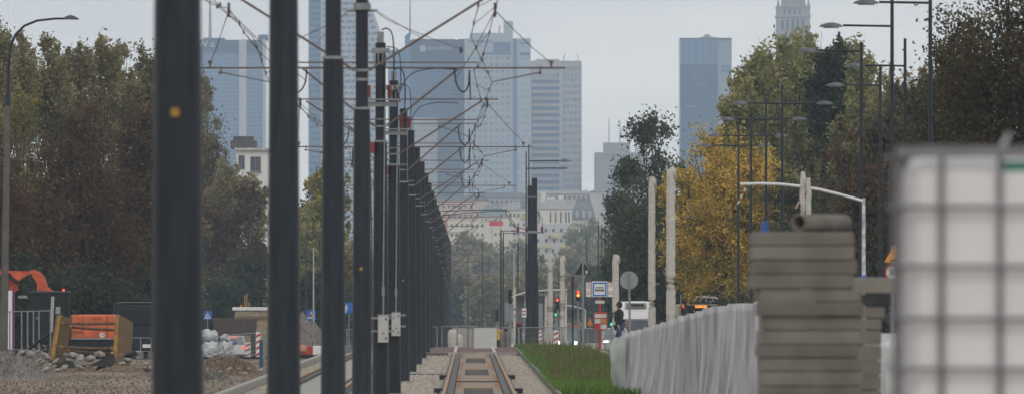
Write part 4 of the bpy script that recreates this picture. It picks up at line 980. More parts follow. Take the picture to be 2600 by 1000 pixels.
for i, (px, w_) in enumerate(((1276, 13), (1290, 15))):
    q = Px(px, 61); b = MB(); b.lathe([(w_/61/2, 0), (w_/61/2, q.z(842)), (w_/61/2*.8, q.z(842)+.01), (w_/61/2*.8, q.z(842)-.1)], (0, 0, 0), 18)
    tag(b.build('concrete_ring', M['concd'], None, q.loc), ['grey concrete cylinder right of the white board', 'grey concrete cylinder next to the verge kerb'][i], 'cylinder', 'concrete cylinders at the track end')
q = Px(1277, 54); t = q.thing('digger', 'small yellow digger behind the concrete cylinders', 'digger')
b = MB(); b.rbox(q.x(1262), q.x(1292), 0, 1.2, q.z(850), q.z(836), .04); b.build('body', mat('yellow_machine_paint', (.55, .34, .03), .5), t)
b = MB(); b.prism([(q.x(1262), q.z(862)), (q.x(1262), q.z(838)), (q.x(1270), q.z(836)), (q.x(1272), q.z(848)), (q.x(1268), q.z(862))], -.3, -.1); b.build('arm', MATS['yellow_machine_paint'], t)
b = MB(); b.rbox(q.x(1279), q.x(1290), -.05, .6, q.z(842), q.z(833), .02); b.build('seat_guard', M['black'], t)
b = MB(); b.rbox(q.x(1258), q.x(1294), .1, 1.1, 0, q.z(852), .06); b.build('crawler', M['black'], t)

# left middle: machine, skip, sacks, striped boards
q = Px(640, 35); t = q.thing('site_machine', 'tan construction machine with white roof and exhaust stacks behind the brown skip', 'machine')
b = MB(); b.rbox(q.x(596), q.x(720), 0, 2.2, q.z(895), q.z(788), .06); b.build('body', mat('dusty_tan_paint', (.30, .24, .15), .7, 0, .3, 4), t)
b = MB(); b.rbox(q.x(590), q.x(724), -.12, 2.3, q.z(787.5), q.z(779), .04); b.build('roof', M['white'], t)
b = MB(); b.box(q.x(600), q.x(690), -.02, -.002, q.z(812), q.z(802)); b.build('side_stain', M['wood'], t)
for a, tp in ((621, 748), (626, 744), (632, 766)):
    b = MB(); b.tube([(q.x(a), .5, q.z(780)), (q.x(a), .5, q.z(tp))], .05, 8); b.build('exhaust_stack', mat('rusty_stack', (.30, .17, .07), .7), t)
b = MB(); b.tube([(q.x(612), .5, q.z(779)), (q.x(612), .5, q.z(773))], .06, 10); b.build('beacon', M['ambon'] if False else mat('orange_beacon_lens', (.7, .18, .03), .4), t)
b = MB(); b.rbox(q.x(578), q.x(592), .2, .8, q.z(806), q.z(784), .03); b.build('mirror', M['black'], t)
b = MB(); b.rbox(q.x(600), q.x(715), .1, 2.1, 0, q.z(893), .1); b.build('running_gear', M['black'], t)
q = Px(597, 35.6); t = q.thing('skip', 'dark brown open skip above the white car', 'skip')
b = MB(); b.prism([(q.x(541), q.z(808)), (q.x(652), q.z(810)), (q.x(648), q.z(852)), (q.x(545), q.z(850))], 0, 1.8); b.build('tub', mat('dark_brown_steel', (.07, .05, .038), .7, 0, .25, 4), t)
b = MB(); b.box(q.x(539), q.x(654), -.03, 1.83, q.z(810), q.z(807.5)); b.build('rim', mat('brown_steel_rim', (.11, .08, .06), .6), t)
b = MB(); b.box(q.x(545), q.x(560), .1, 1.7, -.2, q.z(851)); b.box(q.x(636), q.x(648), .1, 1.7, -.2, q.z(852)); b.build('support', M['black'], t)
def heap_bag(px, base, top, wpx, S, label, m, seed):
    q = Px(px, S); rr2 = random.Random(seed); bm = bmesh.new(); bmesh.ops.create_icosphere(bm, subdivisions=3, radius=1)
    h = (base-top)/S; w2 = wpx/S/2
    bm.verts.ensure_lookup_table(); jit = [rr2.uniform(-.13, .13) for _ in bm.verts]
    off = [(Vector((rr2.uniform(-1, 1), rr2.uniform(-1, 1), rr2.uniform(-1, 1))).normalized(), rr2.uniform(-.25, .3)) for _ in range(26)]
    for v in bm.verts:
        n_ = v.co.normalized(); k = 1+sum(a*max(0, n_.dot(o_))**10 for o_, a in off)+jit[v.index]; k = min(k, 1.35)
        v.co = Vector((v.co.x*w2*k, v.co.y*.5*k, (v.co.z+.7)*h/1.7*k))
    bm.verts.index_update(); b = MB(); b.add([v.co for v in bm.verts], [[v.index for v in f.verts] for f in bm.faces], False); bm.free()
    return tag(b.build('tarpaulin_bundle', m, None, (q.X, q.Y, q.z(base)+q.g)), label, 'bundle', 'tarpaulin bundles')
tw = mat('white_tarpaulin', (.46, .48, .49), .5, 0, .15, 3, .4); tb = mat('blue_tarpaulin', (.04, .10, .25), .5, 0, .2, 3)
heap_bag(531, 905, 868, 60, 62, 'white crumpled tarpaulin bundle low beside the nearest pole', tw, 1)
heap_bag(529, 872, 838, 46, 61, 'upper white tarpaulin bundle beside the nearest pole', tw, 2)
heap_bag(573, 905, 866, 38, 63, 'white tarpaulin bundle in front of the white car', tw, 3)
heap_bag(572, 866, 848, 24, 62, 'small white tarpaulin bundle under the brown skip', tw, 4)
heap_bag(550, 882, 868, 90, 61.5, 'dark blue tarpaulin strip between the white bundles', tb, 5)
q = Px(663, 84); t = MB(); t.rbox(-.055, .055, 0, .12, 0, q.z(862), .01); tag(t.build('blue_post', mat('dark_blue_paint', (.03, .08, .17), .5), None, q.loc), 'dark blue post at the left edge of the second pole', 'post')
def striped(px, S, x0, x1, y0, y1, label, lean=0, n=4):
    q = Px(px, S); t = q.thing('striped_board', label, 'barrier board', 'red and white striped boards')
    H0, H1 = q.z(y1), q.z(y0); W = q.x(x1)-q.x(x0); X0 = q.x(x0)
    b = MB(); b.box(X0, X0+W, 0, .04, H0, H1); b.build('board', M['white'], t)
    b = MB(); hh = (H1-H0)/n
    for k in range(n):
        z = H0+k*hh; b.prism([(X0+.005, z+.02), (X0+W-.005, z+hh*.45), (X0+W-.005, z+hh*.85), (X0+.005, z+hh*.45)], -.008, -.002)
    b.build('red_stripes', M['red'], t)
    b = MB(); b.box(X0+W*.3, X0+W*.6, .041, .08, 0, H0+.1); b.rbox(X0-.1, X0+W+.1, -.15, .25, 0, .08, .01); b.build('stand', M['black'], t)
striped(640, 64, 623, 637, 868, 905, 'striped board right of the white hatchback', n=3); striped(656, 66, 650, 661, 842, 905, 'taller striped board beside the blue post', n=4)
striped(1380, 60, 1368, 1376, 838, 880, 'narrow striped board behind fence, right of the dark poles', n=4); striped(1415, 59, 1406, 1418, 838, 880, 'striped board between the white wrapped posts', n=3)
q = Px(790, 70); t = q.thing('barrier', 'red and white plastic water barrier between second and third pole', 'barrier')
b = MB(); b.rbox(q.x(740), q.x(793), 0, .4, .12, q.z(878), .03); b.build('red_section', M['red'], t); b = MB(); b.rbox(q.x(794), q.x(822), 0, .4, .12, q.z(877), .03); b.build('white_section', M['white'], t)
b = MB(); b.rbox(q.x(742), q.x(820), .02, .38, .0, .115, .02); b.build('base', M['black'], t)
q = Px(768, 72); b = MB(); bm = bmesh.new(); bmesh.ops.create_uvsphere(bm, u_segments=20, v_segments=12, radius=.165); bm.verts.index_update()
b.add([v.co*(1 if v.co.z > -.1 else .95) for v in bm.verts], [[v.index for v in f.verts] for f in bm.faces], True); bm.free()
t = q.thing('float_ball', 'orange round buoy-like ball on the kerb beside the second pole', 'ball'); ob = b.build('ball', mat('dusty_orange_plastic', (.42, .2, .12), .6), t, (0, 0, .165+.17)); b = MB(); b.lathe([(.04, .32), (.03, .40)], (0, 0, 0), 10); b.build('neck', M['blue'], t)

# ------------------------------------------------------------------ signs
def post(t, q, x, top, r=.03, m=None, z0=0):
    b = MB(); b.tube([(x, .05, z0), (x, .05, top)], r, 10); return b.build('post', m or M['galv'], t)
def crossing_sign(px, py, S, wpx, label):
    q = Px(px, S); t = q.thing('crossing_sign', label, 'sign', 'blue crossing signs'); w2 = wpx/S/2; z = q.z(py)
    b = MB(); b.rbox(-w2, w2, -.01, .01, z-w2, z+w2, .008); pl = b.build('sign_plate', M['blue'], t)
    b = MB(); b.prism([(-w2*.75, z-w2*.72), (w2*.75, z-w2*.72), (0, z+w2*.75)], -.016, -.011); b.build('white_triangle', M['white'], pl)
    b = MB(); b.tube([(0, -.019, z+w2*.28), (0, -.022, z+w2*.28)], w2*.12, 10); b.prism([(-.10*w2, z-.1*w2), (.12*w2, z+.15*w2), (.2*w2, z-.1*w2), (.45*w2, z-.6*w2), (.3*w2, z-.6*w2), (.03*w2, z-.2*w2), (-.35*w2, z-.6*w2), (-.5*w2, z-.6*w2)], -.020, -.017); b.build('walking_figure', mat('sign_black', (.02, .02, .02), .5), pl)
    post(t, q, 0, z+w2+.05); return t, q, z, w2
crossing_sign(527, 800, 45, 22, 'blue pedestrian crossing sign just right of the nearest pole')
t, q, z, w2 = crossing_sign(790, 799, 46, 24, 'blue crossing sign with red figure between second and third pole')
b = MB(); b.prism([(-w2*.5, z-w2*.3), (-w2*.2, z+w2*.5), (w2*.1, z-w2*.5)], -.026, -.023); b.build('red_patch', M['red'], t)
q = Px(886, 46); t = q.thing('direction_sign', 'tall blue sign with a white arrow half hidden by the fourth pole', 'sign')
b = MB(); b.rbox(q.x(871), q.x(897), -.01, .01, q.z(795), q.z(767), .01); pl = b.build('sign_plate', M['blue'], t)
b = MB(); b.prism([(q.x(876), q.z(793)), (q.x(879), q.z(793)), (q.x(880), q.z(783)), (q.x(883), q.z(786)), (q.x(880), q.z(771)), (q.x(873), q.z(780)), (q.x(876), q.z(781))], -.016, -.011); b.build('arrow', M['white'], pl); post(t, q, 0, q.z(768))
# tram stop sign
q = Px(1523, 70, .235); t = q.thing('stop_sign', 'tram stop sign on a red post with square blue framed tram symbol', 'sign')
P1 = lambda a: q.x(a)
b = MB(); b.tube([(0, .06, 0), (0, .06, q.z(716))], .045, 12); b.build('post', M['red'], t)
b = MB(); b.rbox(P1(1503), P1(1542), -.02, .02, q.z(753), q.z(713.5), .015); pl = b.build('sign_plate', M['white'], t)
b = MB()
for (a, c, e, f) in ((1505, 716, 1540, 719.5), (1505, 747.5, 1540, 751), (1505, 719.5, 1508.5, 747.5), (1536.5, 719.5, 1540, 747.5)): b.box(P1(a), P1(e), -.026, -.021, q.z(f), q.z(c))
b.build('blue_frame', M['blue'], pl)
b = MB(); b.box(P1(1511), P1(1534), -.027, -.021, q.z(737), q.z(731.5)); b.box(P1(1512), P1(1533), -.027, -.021, q.z(729.5), q.z(728))
for a in (1514, 1519.5, 1527, 1532): b.tube([(P1(a), -.021, q.z(738)), (P1(a), -.027, q.z(738))], .02, 10)
b.build('tram_symbol', mat('sign_black', (.02, .02, .02)), pl)
b = MB()
for i in range(6): b.box(P1(1512.5+i*3.5), P1(1515+i*3.5), -.029, -.0275, q.z(735), q.z(732.5))
b.build('tram_windows', M['white'], pl)
def numberpanel(a0, a1, rows):
    b = MB(); b.rbox(P1(a0), P1(a1), -.01, .03, q.z(753), q.z(715), .01); pn = b.build('line_panel', M['white'], t)
    b = MB(); b.box(P1(a0+.5), P1(a1-.5), -.014, -.0105, q.z(716.5), q.z(715.2))
    for y in (726, 739): b.box(P1(a0+.5), P1(a1-.5), -.014, -.0105, q.z(y+1.2), q.z(y))
    b.build('red_rule', mat('magenta_red', (.42, .03, .10), .5), pn)
    for y, s_ in rows: text('line_number', s_, .12, mat('magenta_red', (.42, .03, .10)), pn, ((P1(a0)+P1(a1))/2, -.014, q.z(y)), .002)
numberpanel(1488, 1501.5, ((721, '136'), (732.5, '175'), (745, '504'))); numberpanel(1543.5, 1556, ((721, '136'), (745, '504')))
b = MB(); b.rbox(P1(1512), P1(1535), -.02, .02, q.z(770), q.z(762), .01); b.build('name_plate', mat('cream_plate', (.55, .54, .48), .6), t)
b = MB(); b.rbox(P1(1508), P1(1542), -.03, .03, q.z(836), q.z(792), .015); pn = b.build('timetable_case', M['red'], t)
for (a, c, e, f, mm) in ((1510, 796, 1540, 806, 'white'), (1510, 809, 1525, 820, 'white'), (1527, 809, 1540, 820, 'yellow'), (1525, 823, 1540, 834, 'white')):
    b = MB(); b.box(P1(a), P1(e), -.038, -.031, q.z(f), q.z(c)); b.build('timetable_sheet', M[mm] if mm == 'yellow' else mat('paper_white', (.5, .5, .48), .6), pn)
# black triangle sign seen from behind
q = Px(1480, 66); t = q.thing('triangle_sign', 'black back of a triangular sign with a small yellow sticker', 'sign')
b = MB(); b.prism([(q.x(1459), q.z(697)), (q.x(1500), q.z(697)), (q.x(1480), q.z(661))], -.01, .01); b.build('sign_plate', mat('black_sign_back', (.022, .024, .026), .6), t)
b = MB(); b.box(q.x(1486), q.x(1492), -.016, -.011, q.z(694), q.z(686)); b.build('sticker', mat('pale_yellow_sticker', (.55, .5, .25), .6), t)
b = MB(); b.tube([(0, -.05, 0), (0, -.05, q.z(658))], .035, 10); b.build('post', M['signback'], t)
q = Px(1453, 62); t = q.thing('octagon_sign', 'grey brown octagonal sign back left of the black triangle', 'sign')
b = MB(); r_ = 19/62; b.prism([(r_*math.cos(R(22.5+45*k)), q.z(718)+r_*math.sin(R(22.5+45*k))) for k in range(8)], -.01, .01); b.build('sign_plate', mat('dull_brown_back', (.13, .12, .115), .6), t)
b = MB(); b.tube([(.02, -.04, 0), (.02, -.04, q.z(700))], .035, 10); b.build('post', M['pole'], t)
b = MB(); b.prism([(-.2, q.z(724)), (-.13, q.z(712)), (-.09, q.z(724))], -.016, -.011); b.build('patch', mat('pinkish_patch', (.35, .22, .18), .6), t)
q = Px(1597, 78); t = q.thing('round_sign', 'round grey sign seen from behind on a slim post', 'sign')
b = MB(); b.tube([(0, -.01, q.z(711)), (0, .01, q.z(711))], 23/78, 40); b.build('sign_plate', mat('pale_grey_sign_back', (.27, .30, .31), .5, .1, .05), t)
b = MB(); b.tube([(.05, -.04, 0), (0, -.04, q.z(692))], .035, 10); b.build('post', M['signback'], t)
# warning + speed limit behind the tank
q = Px(2266, 150); t = q.thing('road_sign', 'orange warning triangle above a speed limit disc at the tank edge', 'sign')
zc = q.z(650); b = MB(); b.prism([(q.x(2245), q.z(665)), (q.x(2297), q.z(665)), (q.x(2271), q.z(620))], -.01, .01); tr_ = b.build('warning_triangle', mat('orange_sign', (.70, .28, .02), .5), t)
b = MB(); b.prism([(q.x(2258), q.z(662)), (q.x(2260), q.z(659)), (q.x(2268), q.z(657)), (q.x(2275), q.z(654)), (q.x(2284), q.z(660)), (q.x(2284), q.z(662))], -.018, -.012); b.build('bump_symbol', mat('sign_black', (.02, .02, .02)), tr_)
b = MB(); b.tube([(0, -.01, q.z(691)), (0, .01, q.z(691))], 20/150, 36); dc = b.build('limit_disc', M['red'], t)
b = MB(); b.tube([(0, -.017, q.z(691)), (0, -.0105, q.z(691))], 15.5/150, 36); b.build('disc_face', mat('sign_white_face', (.62, .62, .60), .5), dc)
text('limit_number', '30', .155, mat('sign_black', (.02, .02, .02)), dc, (0, -.02, q.z(691)), .002)
post(t, q, 0, q.z(622))

# traffic lights
def traffic_light(px, S, ymid, lit, label, hpx=26, wpx=10, cantil=None):
    q = Px(px, S); t = q.thing('traffic_light', label, 'traffic light', 'traffic lights at the crossing'); w2 = wpx/S/2; h2 = hpx/S/2; z = q.z(ymid)
    b = MB(); b.rbox(-w2, w2, 0, .2, z-h2, z+h2, .02); b.build('housing', M['black'], t)
    for k, nm in enumerate(('red', 'amber', 'green')):
        zz = z+h2*(.64-.64*k); on = nm in lit
        b = MB(); b.tube([(0, -.03, zz), (0, .0, zz)], w2*.72, 14)
        b.build('lens', {'red': M['redon'], 'amber': M['ambon'], 'green': M['greenon']}[nm] if on else mat('unlit_lens', (.03, .03, .035), .3), t)
        b = MB(); b.tube([(-w2*.8, -.03, zz+w2*.2), (-w2*.5, -.1, zz+w2*.8), (w2*.5, -.1, zz+w2*.8), (w2*.8, -.03, zz+w2*.2)], .012, 5); b.build('visor', M['black'], t)
    b = MB(); b.tube([(0, .25, 0), (0, .25, z+h2)], .05, 10); b.build('post', M['signback'], t)
traffic_light(1415, 45, 770, ('red',), 'traffic light showing red between the white wrapped posts', 28)
traffic_light(1468, 45, 749, ('red', 'amber'), 'traffic light showing red and amber under the black triangle', 26, 11)
traffic_light(1411, 38, 792, ('green',), 'small traffic light showing green left of the wrapped post', 18, 8)
traffic_light(1553, 44, 815, ('green',), 'traffic light showing green beside the walking person', 22, 10)
traffic_light(1295, 48, 752, (), 'unlit dark traffic light left of the dark pole pair', 34, 9)
traffic_light(1262, 40, 800, (), 'unlit dark traffic light above the concrete cylinders', 30, 8)
traffic_light(1388, 46, 780, (), 'unlit dark traffic light right of the dark pole pair', 34, 10)

# shelters and panels in the distance
def shelter(px, S, roof, ybase_posts, label, panels):
    q = Px(px, S); t = q.thing('tram_shelter', label, 'shelter', 'tram shelters with curved white roofs')
    pts = [(q.x(a), q.z(c)) for a, c in roof]
    b = MB(); b.prism(pts+[(x, z-.07) for x, z in pts[::-1]], -.6, 1.2); b.build('roof', M['white'], t)
    for a in ybase_posts:
        i = min(range(len(roof)), key=lambda k: abs(roof[k][0]-a)); b = MB(); b.tube([(q.x(a), 0, 0), (q.x(a), 0, q.z(roof[i][1]+2))], .05, 8); b.build('post', M['white'], t)
    for a, c, e, f in panels:
        b = MB(); b.box(q.x(a), q.x(e), .3, .34, q.z(f), q.z(c)); b.build('glass_panel', mat('smoky_panel', (.16, .18, .20), .25), t)
shelter(1375, 46, [(1290, 757), (1310, 747), (1340, 737), (1390, 734), (1440, 733)], (1306, 1334, 1385, 1437), 'curved roof tram shelter behind the dark pole pair', [(1311, 750, 1332, 830), (1366, 750, 1384, 830)])
shelter(1460, 42, [(1430, 773), (1450, 774), (1470, 778), (1486, 784)], (1432, 1486), 'smaller curved roof shelter behind the red and amber light', [(1440, 784, 1484, 812)])
for i, (a, c, e, f, S, mm, lab) in enumerate(((1282, 768, 1312, 815, 44, 'signback', 'blank grey panel left of the white information board'), (1365, 770, 1378, 830, 48, 'signback', 'narrow grey panel right of the dark pole pair'),
        (1325, 782, 1338, 805, 50, 'white', 'white information board with red lines beside the dark pole pair'))):
    q = Px((a+e)/2, S); t = q.thing('notice_panel', lab, 'panel')
    b = MB(); b.rbox(q.x(a), q.x(e), 0, .05, q.z(f), q.z(c), .01); b.build('panel', M[mm], t); b = MB(); b.box(-.04, .04, .052, .1, 0, q.z(c)-.02); b.build('post', M['galv'], t)
    if i == 2:
        b = MB(); b.box(q.x(a+1), q.x(e-3), -.008, -.002, q.z(791), q.z(788)); b.box(q.x(a+1), q.x(e-3), -.008, -.002, q.z(799), q.z(796)); b.build('red_lines', M['red'], t)
q = Px(1317, 52); t = q.thing('bin', 'black waste bin with reddish lid behind the fence', 'bin'); b = MB(); b.rbox(q.x(1309), q.x(1326), 0, .4, .1, q.z(824), .03); b.build('body', M['black'], t)
b = MB(); b.rbox(q.x(1310), q.x(1325), 0, .4, q.z(823.5), q.z(818), .03); b.build('lid', mat('dull_red_lid', (.2, .03, .03), .5), t); b = MB(); b.box(-.1, .1, .1, .3, 0, .1); b.build('foot', M['galv'], t)
q = Px(1498, 45); t = q.thing('warning_beacon', 'orange triangular warning beacon left of the stop post', 'beacon'); b = MB(); b.prism([(-.16, q.z(826)), (.16, q.z(826)), (.02, q.z(806)), (-.02, q.z(806))], 0, .05); b.build('plate', mat('orange_plastic', (.65, .2, .03), .5), t); b = MB(); b.box(-.03, .03, .052, .09, 0, q.z(812)); b.build('stand', M['galv'], t)
# timber / rusty site stuff far
q = Px(1462, 40); t = q.thing('low_loader', 'low brown and orange site trailer behind the traffic lights', 'trailer'); b = MB(); b.rbox(q.x(1430), q.x(1480), 0, 2, q.z(832), q.z(822), .05); b.build('bed', mat('brown_orange_paint', (.28, .14, .07), .7, 0, .3, 3), t)
b = MB(); b.rbox(q.x(1466), q.x(1474), .2, 1, q.z(821), q.z(806), .05); b.build('load', mat('tan_load', (.4, .25, .17), .7), t); wheels(t, (q.x(1440), q.x(1470)), (.5, 1.4), .4)

# ------------------------------------------------------------------ person
def person():
    S = 70; q = Px(1572, S, .235)
    t = q.thing('person', 'person in dark jacket and blue jeans walking away past the wrapped post', 'person')
    def skin(name, verts, edges, radii, m, parent, root=0, sub=1):
        me = bpy.data.meshes.new(name); me.from_pydata(verts, edges, []); me.materials.append(m)
        o = bpy.data.objects.new(name, me); col.objects.link(o); o.parent = parent
        md = o.modifiers.new('skin', 'SKIN'); sv = me.skin_vertices[0].data
        for i, r in enumerate(radii): sv[i].radius = (r, r) if not isinstance(r, tuple) else r
        for v in sv: v.use_root = False
        sv[root].use_root = True
        md.use_smooth_shade = True
        o.modifiers.new('sub', 'SUBSURF').levels = sub; o.modifiers['sub'].render_levels = sub+1
        return o
    skinm = mat('skin', (.42, .25, .18), .6, 0, .05); jean = mat('blue_jeans', (.035, .06, .16), .8); jk = mat('black_jacket', (.018, .018, .022), .75); hair = mat('dark_brown_hair', (.03, .018, .014), .8)
    V = [(0, 0, .93), (0, .0, 1.12), (0, 0, 1.32), (0, 0, 1.43), (0, -.0, 1.50), (.0, .0, 1.56), (.0, .0, 1.63), (0, 0, 1.68)]
    E = [(0, 1), (1, 2), (2, 3), (3, 4), (4, 5), (5, 6), (6, 7)]; Rr = [(.15, .11), (.14, .10), (.17, .11), (.10, .08), (.05, .055), (.07, .08), (.082, .095), (.06, .07)]
    def chain(start, pts, rs):
        i0 = start
        for p, r in zip(pts, rs): V.append(p); Rr.append(r); E.append((i0, len(V)-1)); i0 = len(V)-1
        return i0
    chain(0, [(-.09, 0, .86), (-.11, -.12, .48), (-.12, .12, .10), (-.12, -.02, .04)], [.085, .062, .045, .035])
    chain(0, [(.09, 0, .86), (.12, .14, .47), (.12, .26, .10), (.12, .13, .04)], [.085, .062, .045, .035])
    lw = chain(2, [(-.18, 0, 1.38), (-.22, .03, 1.10), (-.21, -.08, .88)], [.06, .045, .032])
    rw = chain(2, [(.18, 0, 1.38), (.24, .06, 1.12), (.30, -.14, 1.0)], [.06, .045, .032])
    for wv, sx in ((lw, -1), (rw, 1)):
        p = Vector(V[wv]); pm = chain(wv, [p+Vector((sx*.01, -.03, -.05))], [(.038, .018)])
        pp = Vector(V[pm])
        for k in range(4):
            o_ = Vector((0, (k-1.5)*.019, 0)); l = (.062, .072, .068, .052)[k]
            chain(pm, [pp+o_+Vector((0, 0, -.03)), pp+o_+Vector((-sx*.008, 0, -.03-l*.5)), pp+o_+Vector((-sx*.02, 0, -.03-l))], [.009, .0085, .007])
        chain(pm, [pp+Vector((0, -.035, .0)), pp+Vector((-sx*.01, -.055, -.03)), pp+Vector((-sx*.015, -.06, -.055))], [.011, .0095, .008])
    t.rotation_euler = (0, 0, R(62))
    body = skin('body', V, E, Rr, skinm, t)
    # jacket: torso and sleeves, jeans, shoes, hair
    skin('jacket', [(0, 0, .82), (0, 0, 1.0), (0, 0, 1.15), (0, 0, 1.33), (0, 0, 1.44), (-.19, 0, 1.38), (-.235, .03, 1.10), (-.22, -.07, .92), (.19, 0, 1.38), (.26, .06, 1.12), (.30, -.12, 1.02)],
         [(0, 1), (1, 2), (2, 3), (3, 4), (3, 5), (5, 6), (6, 7), (3, 8), (8, 9), (9, 10)], [(.19, .14), (.185, .14), (.175, .135), (.19, .135), (.09, .085), .08, .066, .052, .08, .066, .052], jk, t)
    skin('jeans', [(0, 0, .90), (-.09, 0, .84), (-.11, -.12, .48), (-.12, .11, .13), (.09, 0, .84), (.12, .14, .47), (.12, .25, .13)], [(0, 1), (1, 2), (2, 3), (0, 4), (4, 5), (5, 6)], [(.155, .125), .10, .078, .06, .10, .078, .06], jean, t)
    for x, y in ((-.12, .08), (.12, .22)):
        b = MB(); b.rbox(x-.05, x+.05, y-.2, y+.06, 0, .085, .03, 3); b.build('shoe', M['black'], t)
    bm = bmesh.new(); bmesh.ops.create_uvsphere(bm, u_segments=18, v_segments=12, radius=1)
    for v in bm.verts: v.co = Vector((v.co.x*.105, v.co.y*.115-.012+.0, v.co.z*.125+1.645))
    bm.verts.index_update(); b = MB(); b.add([v.co for v in bm.verts], [[v.index for v in f.verts] for f in bm.faces], True); bm.free(); b.build('hair', hair, t)
    # face on the far side (looking down the street and a little right)
    b = MB(); b.prism([(-.012, 1.60), (.012, 1.60), (0, 1.64)], .095, .12); b.build('nose', skinm, t)
    for s in (-1, 1):
        b = MB(); b.tube([(s*.03, .10, 1.645), (s*.03, .108, 1.645)], .011, 8); b.build('eye', M['black'], t)
        b = MB(); b.rbox(s*.100-.012, s*.100+.012, -.01, .025, 1.585, 1.64, .008); b.build('ear', skinm, t)
    b = MB(); b.tube([(-.022, .098, 1.575), (.022, .098, 1.575)], .006, 6); b.build('mouth', mat('lip', (.3, .1, .09), .6), t)
person()

# ------------------------------------------------------------------ trees
def tree(px, S, top, wpx, label, lm, n=9000, lobes=8, leaf=.20, base=.12, spire=.0, seed=0, group='trees', depthf=.8, limbs=True, airy=.32, cat='tree', name='broadleaf_tree', ybase=None, species=None):
    r = np.random.default_rng(seed+int(px)+500); q = Px(px, S); H = q.z(top); W = wpx/S
    n = int(n*1.35); leaf = leaf*(66/S)**.75*.86
    t = q.thing(name, label, cat, group)
    cs = []; z0 = H*base
    for k in range(lobes):
        a = r.uniform(0, 6.28); rad = W/2*(r.uniform(0, 1)**.6)*.66
        lz = r.uniform(0, 1)**(.75 if spire > .3 else 1)
        if k == 0: rad = 0; lz = 1
        if k in (1, 2, 3) and spire > .3: lz = r.uniform(.82, .98)
        lr = W*r.uniform(.17, .27)*(1.25-.45*lz); lh = lr*(1.15+spire*2*r.uniform(.6, 1.2))
        zc = z0+lh*.8+(H-z0-lh*1.75)*lz if H-z0 > lh*1.75 else z0+(H-z0)*.5
        cs.append((rad*math.cos(a)*(1.1-.35*lz), rad*math.sin(a)*depthf, zc, lr, lh))
    # extra low and core lobes so that the crown is closed
    for k in range(max(2, lobes//2)):
        u = (k+.5)/max(2, lobes//2); cs.append((W*(u-.5)*.66, r.uniform(-.2, .2)*W*depthf, z0+(H-z0)*r.uniform(.12, .5), W*.22, W*.24))
    C = np.array(cs); vol = C[:, 3]**2*C[:, 4]; pr = vol**.75; pr /= pr.sum()
    M_ = max(30, int(n/55)); li = r.choice(len(C), M_, p=pr)
    u = r.normal(0, 1, (M_, 3)); u /= np.linalg.norm(u, axis=1)[:, None]; rr_ = r.uniform(.35, 1.08, M_)[:, None]**.7
    cc = C[li, :3]+u*rr_*np.stack([C[li, 3], C[li, 3], C[li, 4]], 1)
    cc[:, 2] = np.maximum(cc[:, 2], z0*.8+.2)
    ci = r.integers(0, M_, n); rad = C[li[ci], 3]*airy*r.uniform(.5, 1.4, M_)[ci]
    off = r.normal(0, 1, (n, 3))*rad[:, None]*np.array([1, 1, 1.1+spire*.8])
    P = cc[ci]+off*.62; P[:, 2] = np.clip(P[:, 2], .15, H*1.03)
    s = leaf*r.uniform(.5, 1.25, n)
    a1 = r.normal(0, 1, (n, 3)); a1 /= np.linalg.norm(a1, axis=1)[:, None]
    a2 = np.cross(a1, r.normal(0, 1, (n, 3))); a2 /= np.linalg.norm(a2, axis=1)[:, None]+1e-9
    V = np.stack([P-a1*s[:, None]*.55, P+a2*s[:, None]*.32, P+a1*s[:, None]*.55, P-a2*s[:, None]*.32], 1).reshape(-1, 3)
    me = bpy.data.meshes.new('crown'); me.vertices.add(4*n); me.vertices.foreach_set('co', V.ravel())
    me.loops.add(4*n); me.loops.foreach_set('vertex_index', np.arange(4*n)); me.polygons.add(n)
    me.polygons.foreach_set('loop_start', np.arange(0, 4*n, 4)); me.polygons.foreach_set('loop_total', np.full(n, 4)); me.update(); me.validate()
    me.materials.append(lm); o = bpy.data.objects.new('crown', me); col.objects.link(o); o.parent = t
    b = MB(); tr = W*.022+.05
    b.tube([(0, 0, -.1), (.05, 0, H*.25), (-.05, 0, H*.55), (0, 0, H*.82)], [tr*1.3, tr, tr*.65, tr*.2], 8)
    if limbs:
        for k in range(min(len(cs), 14)):
            x, y, z, lr, lh = cs[k]; zs_ = H*r.uniform(.18, .5)
            b.tube([(0, 0, zs_), (x*.45, y*.45, zs_+(z-zs_)*.45+.1), (x, y, z+lh*.2)], [tr*.5, tr*.3, tr*.1], 5)
            for m_ in range(3):
                dx, dy, dz = r.uniform(-1, 1), r.uniform(-1, 1), r.uniform(.2, 1)
                b.tube([(x*.7, y*.7, zs_+(z-zs_)*.7), (x+dx*lr*.8, y+dy*lr*.8, z+dz*lh*.8)], [tr*.2, tr*.06], 4)
    b.build('trunk', M['bark'], t); return t
olive = leafmat('olive_autumn_leaves', [(.15, .14, .065), (.27, .235, .11), (.37, .31, .145)])
brown = leafmat('brown_autumn_leaves', [(.05, .03, .018), (.115, .062, .030), (.13, .10, .045)])
rust = leafmat('rusty_autumn_leaves', [(.06, .042, .024), (.135, .058, .03), (.10, .09, .04)])
dkgreen = leafmat('dark_green_leaves', [(0.022, 0.034, 0.022), (0.045, 0.062, 0.036), (0.08, 0.095, 0.05)])
green = leafmat('green_yellowing_leaves', [(.15,.17,.08),(.29,.29,.12),(.42,.38,.16)])
birch = leafmat('yellow_green_birch_leaves', [(0.13, 0.11, 0.055), (0.2, 0.175, 0.08), (0.27, 0.225, 0.1)])
yellow = leafmat('golden_yellow_leaves', [(.12, .15, .05), (.50, .36, .07), (.88, .60, .11)])
ygreen = leafmat('yellow_green_leaves', [(.10, .10, .03), (.24, .21, .04), (.38, .32, .06)])
greyg = leafmat('far_grey_green_leaves', [(.17,.18,.11),(.28,.26,.14),(.38,.31,.16)])
LT = 'trees along the left side'
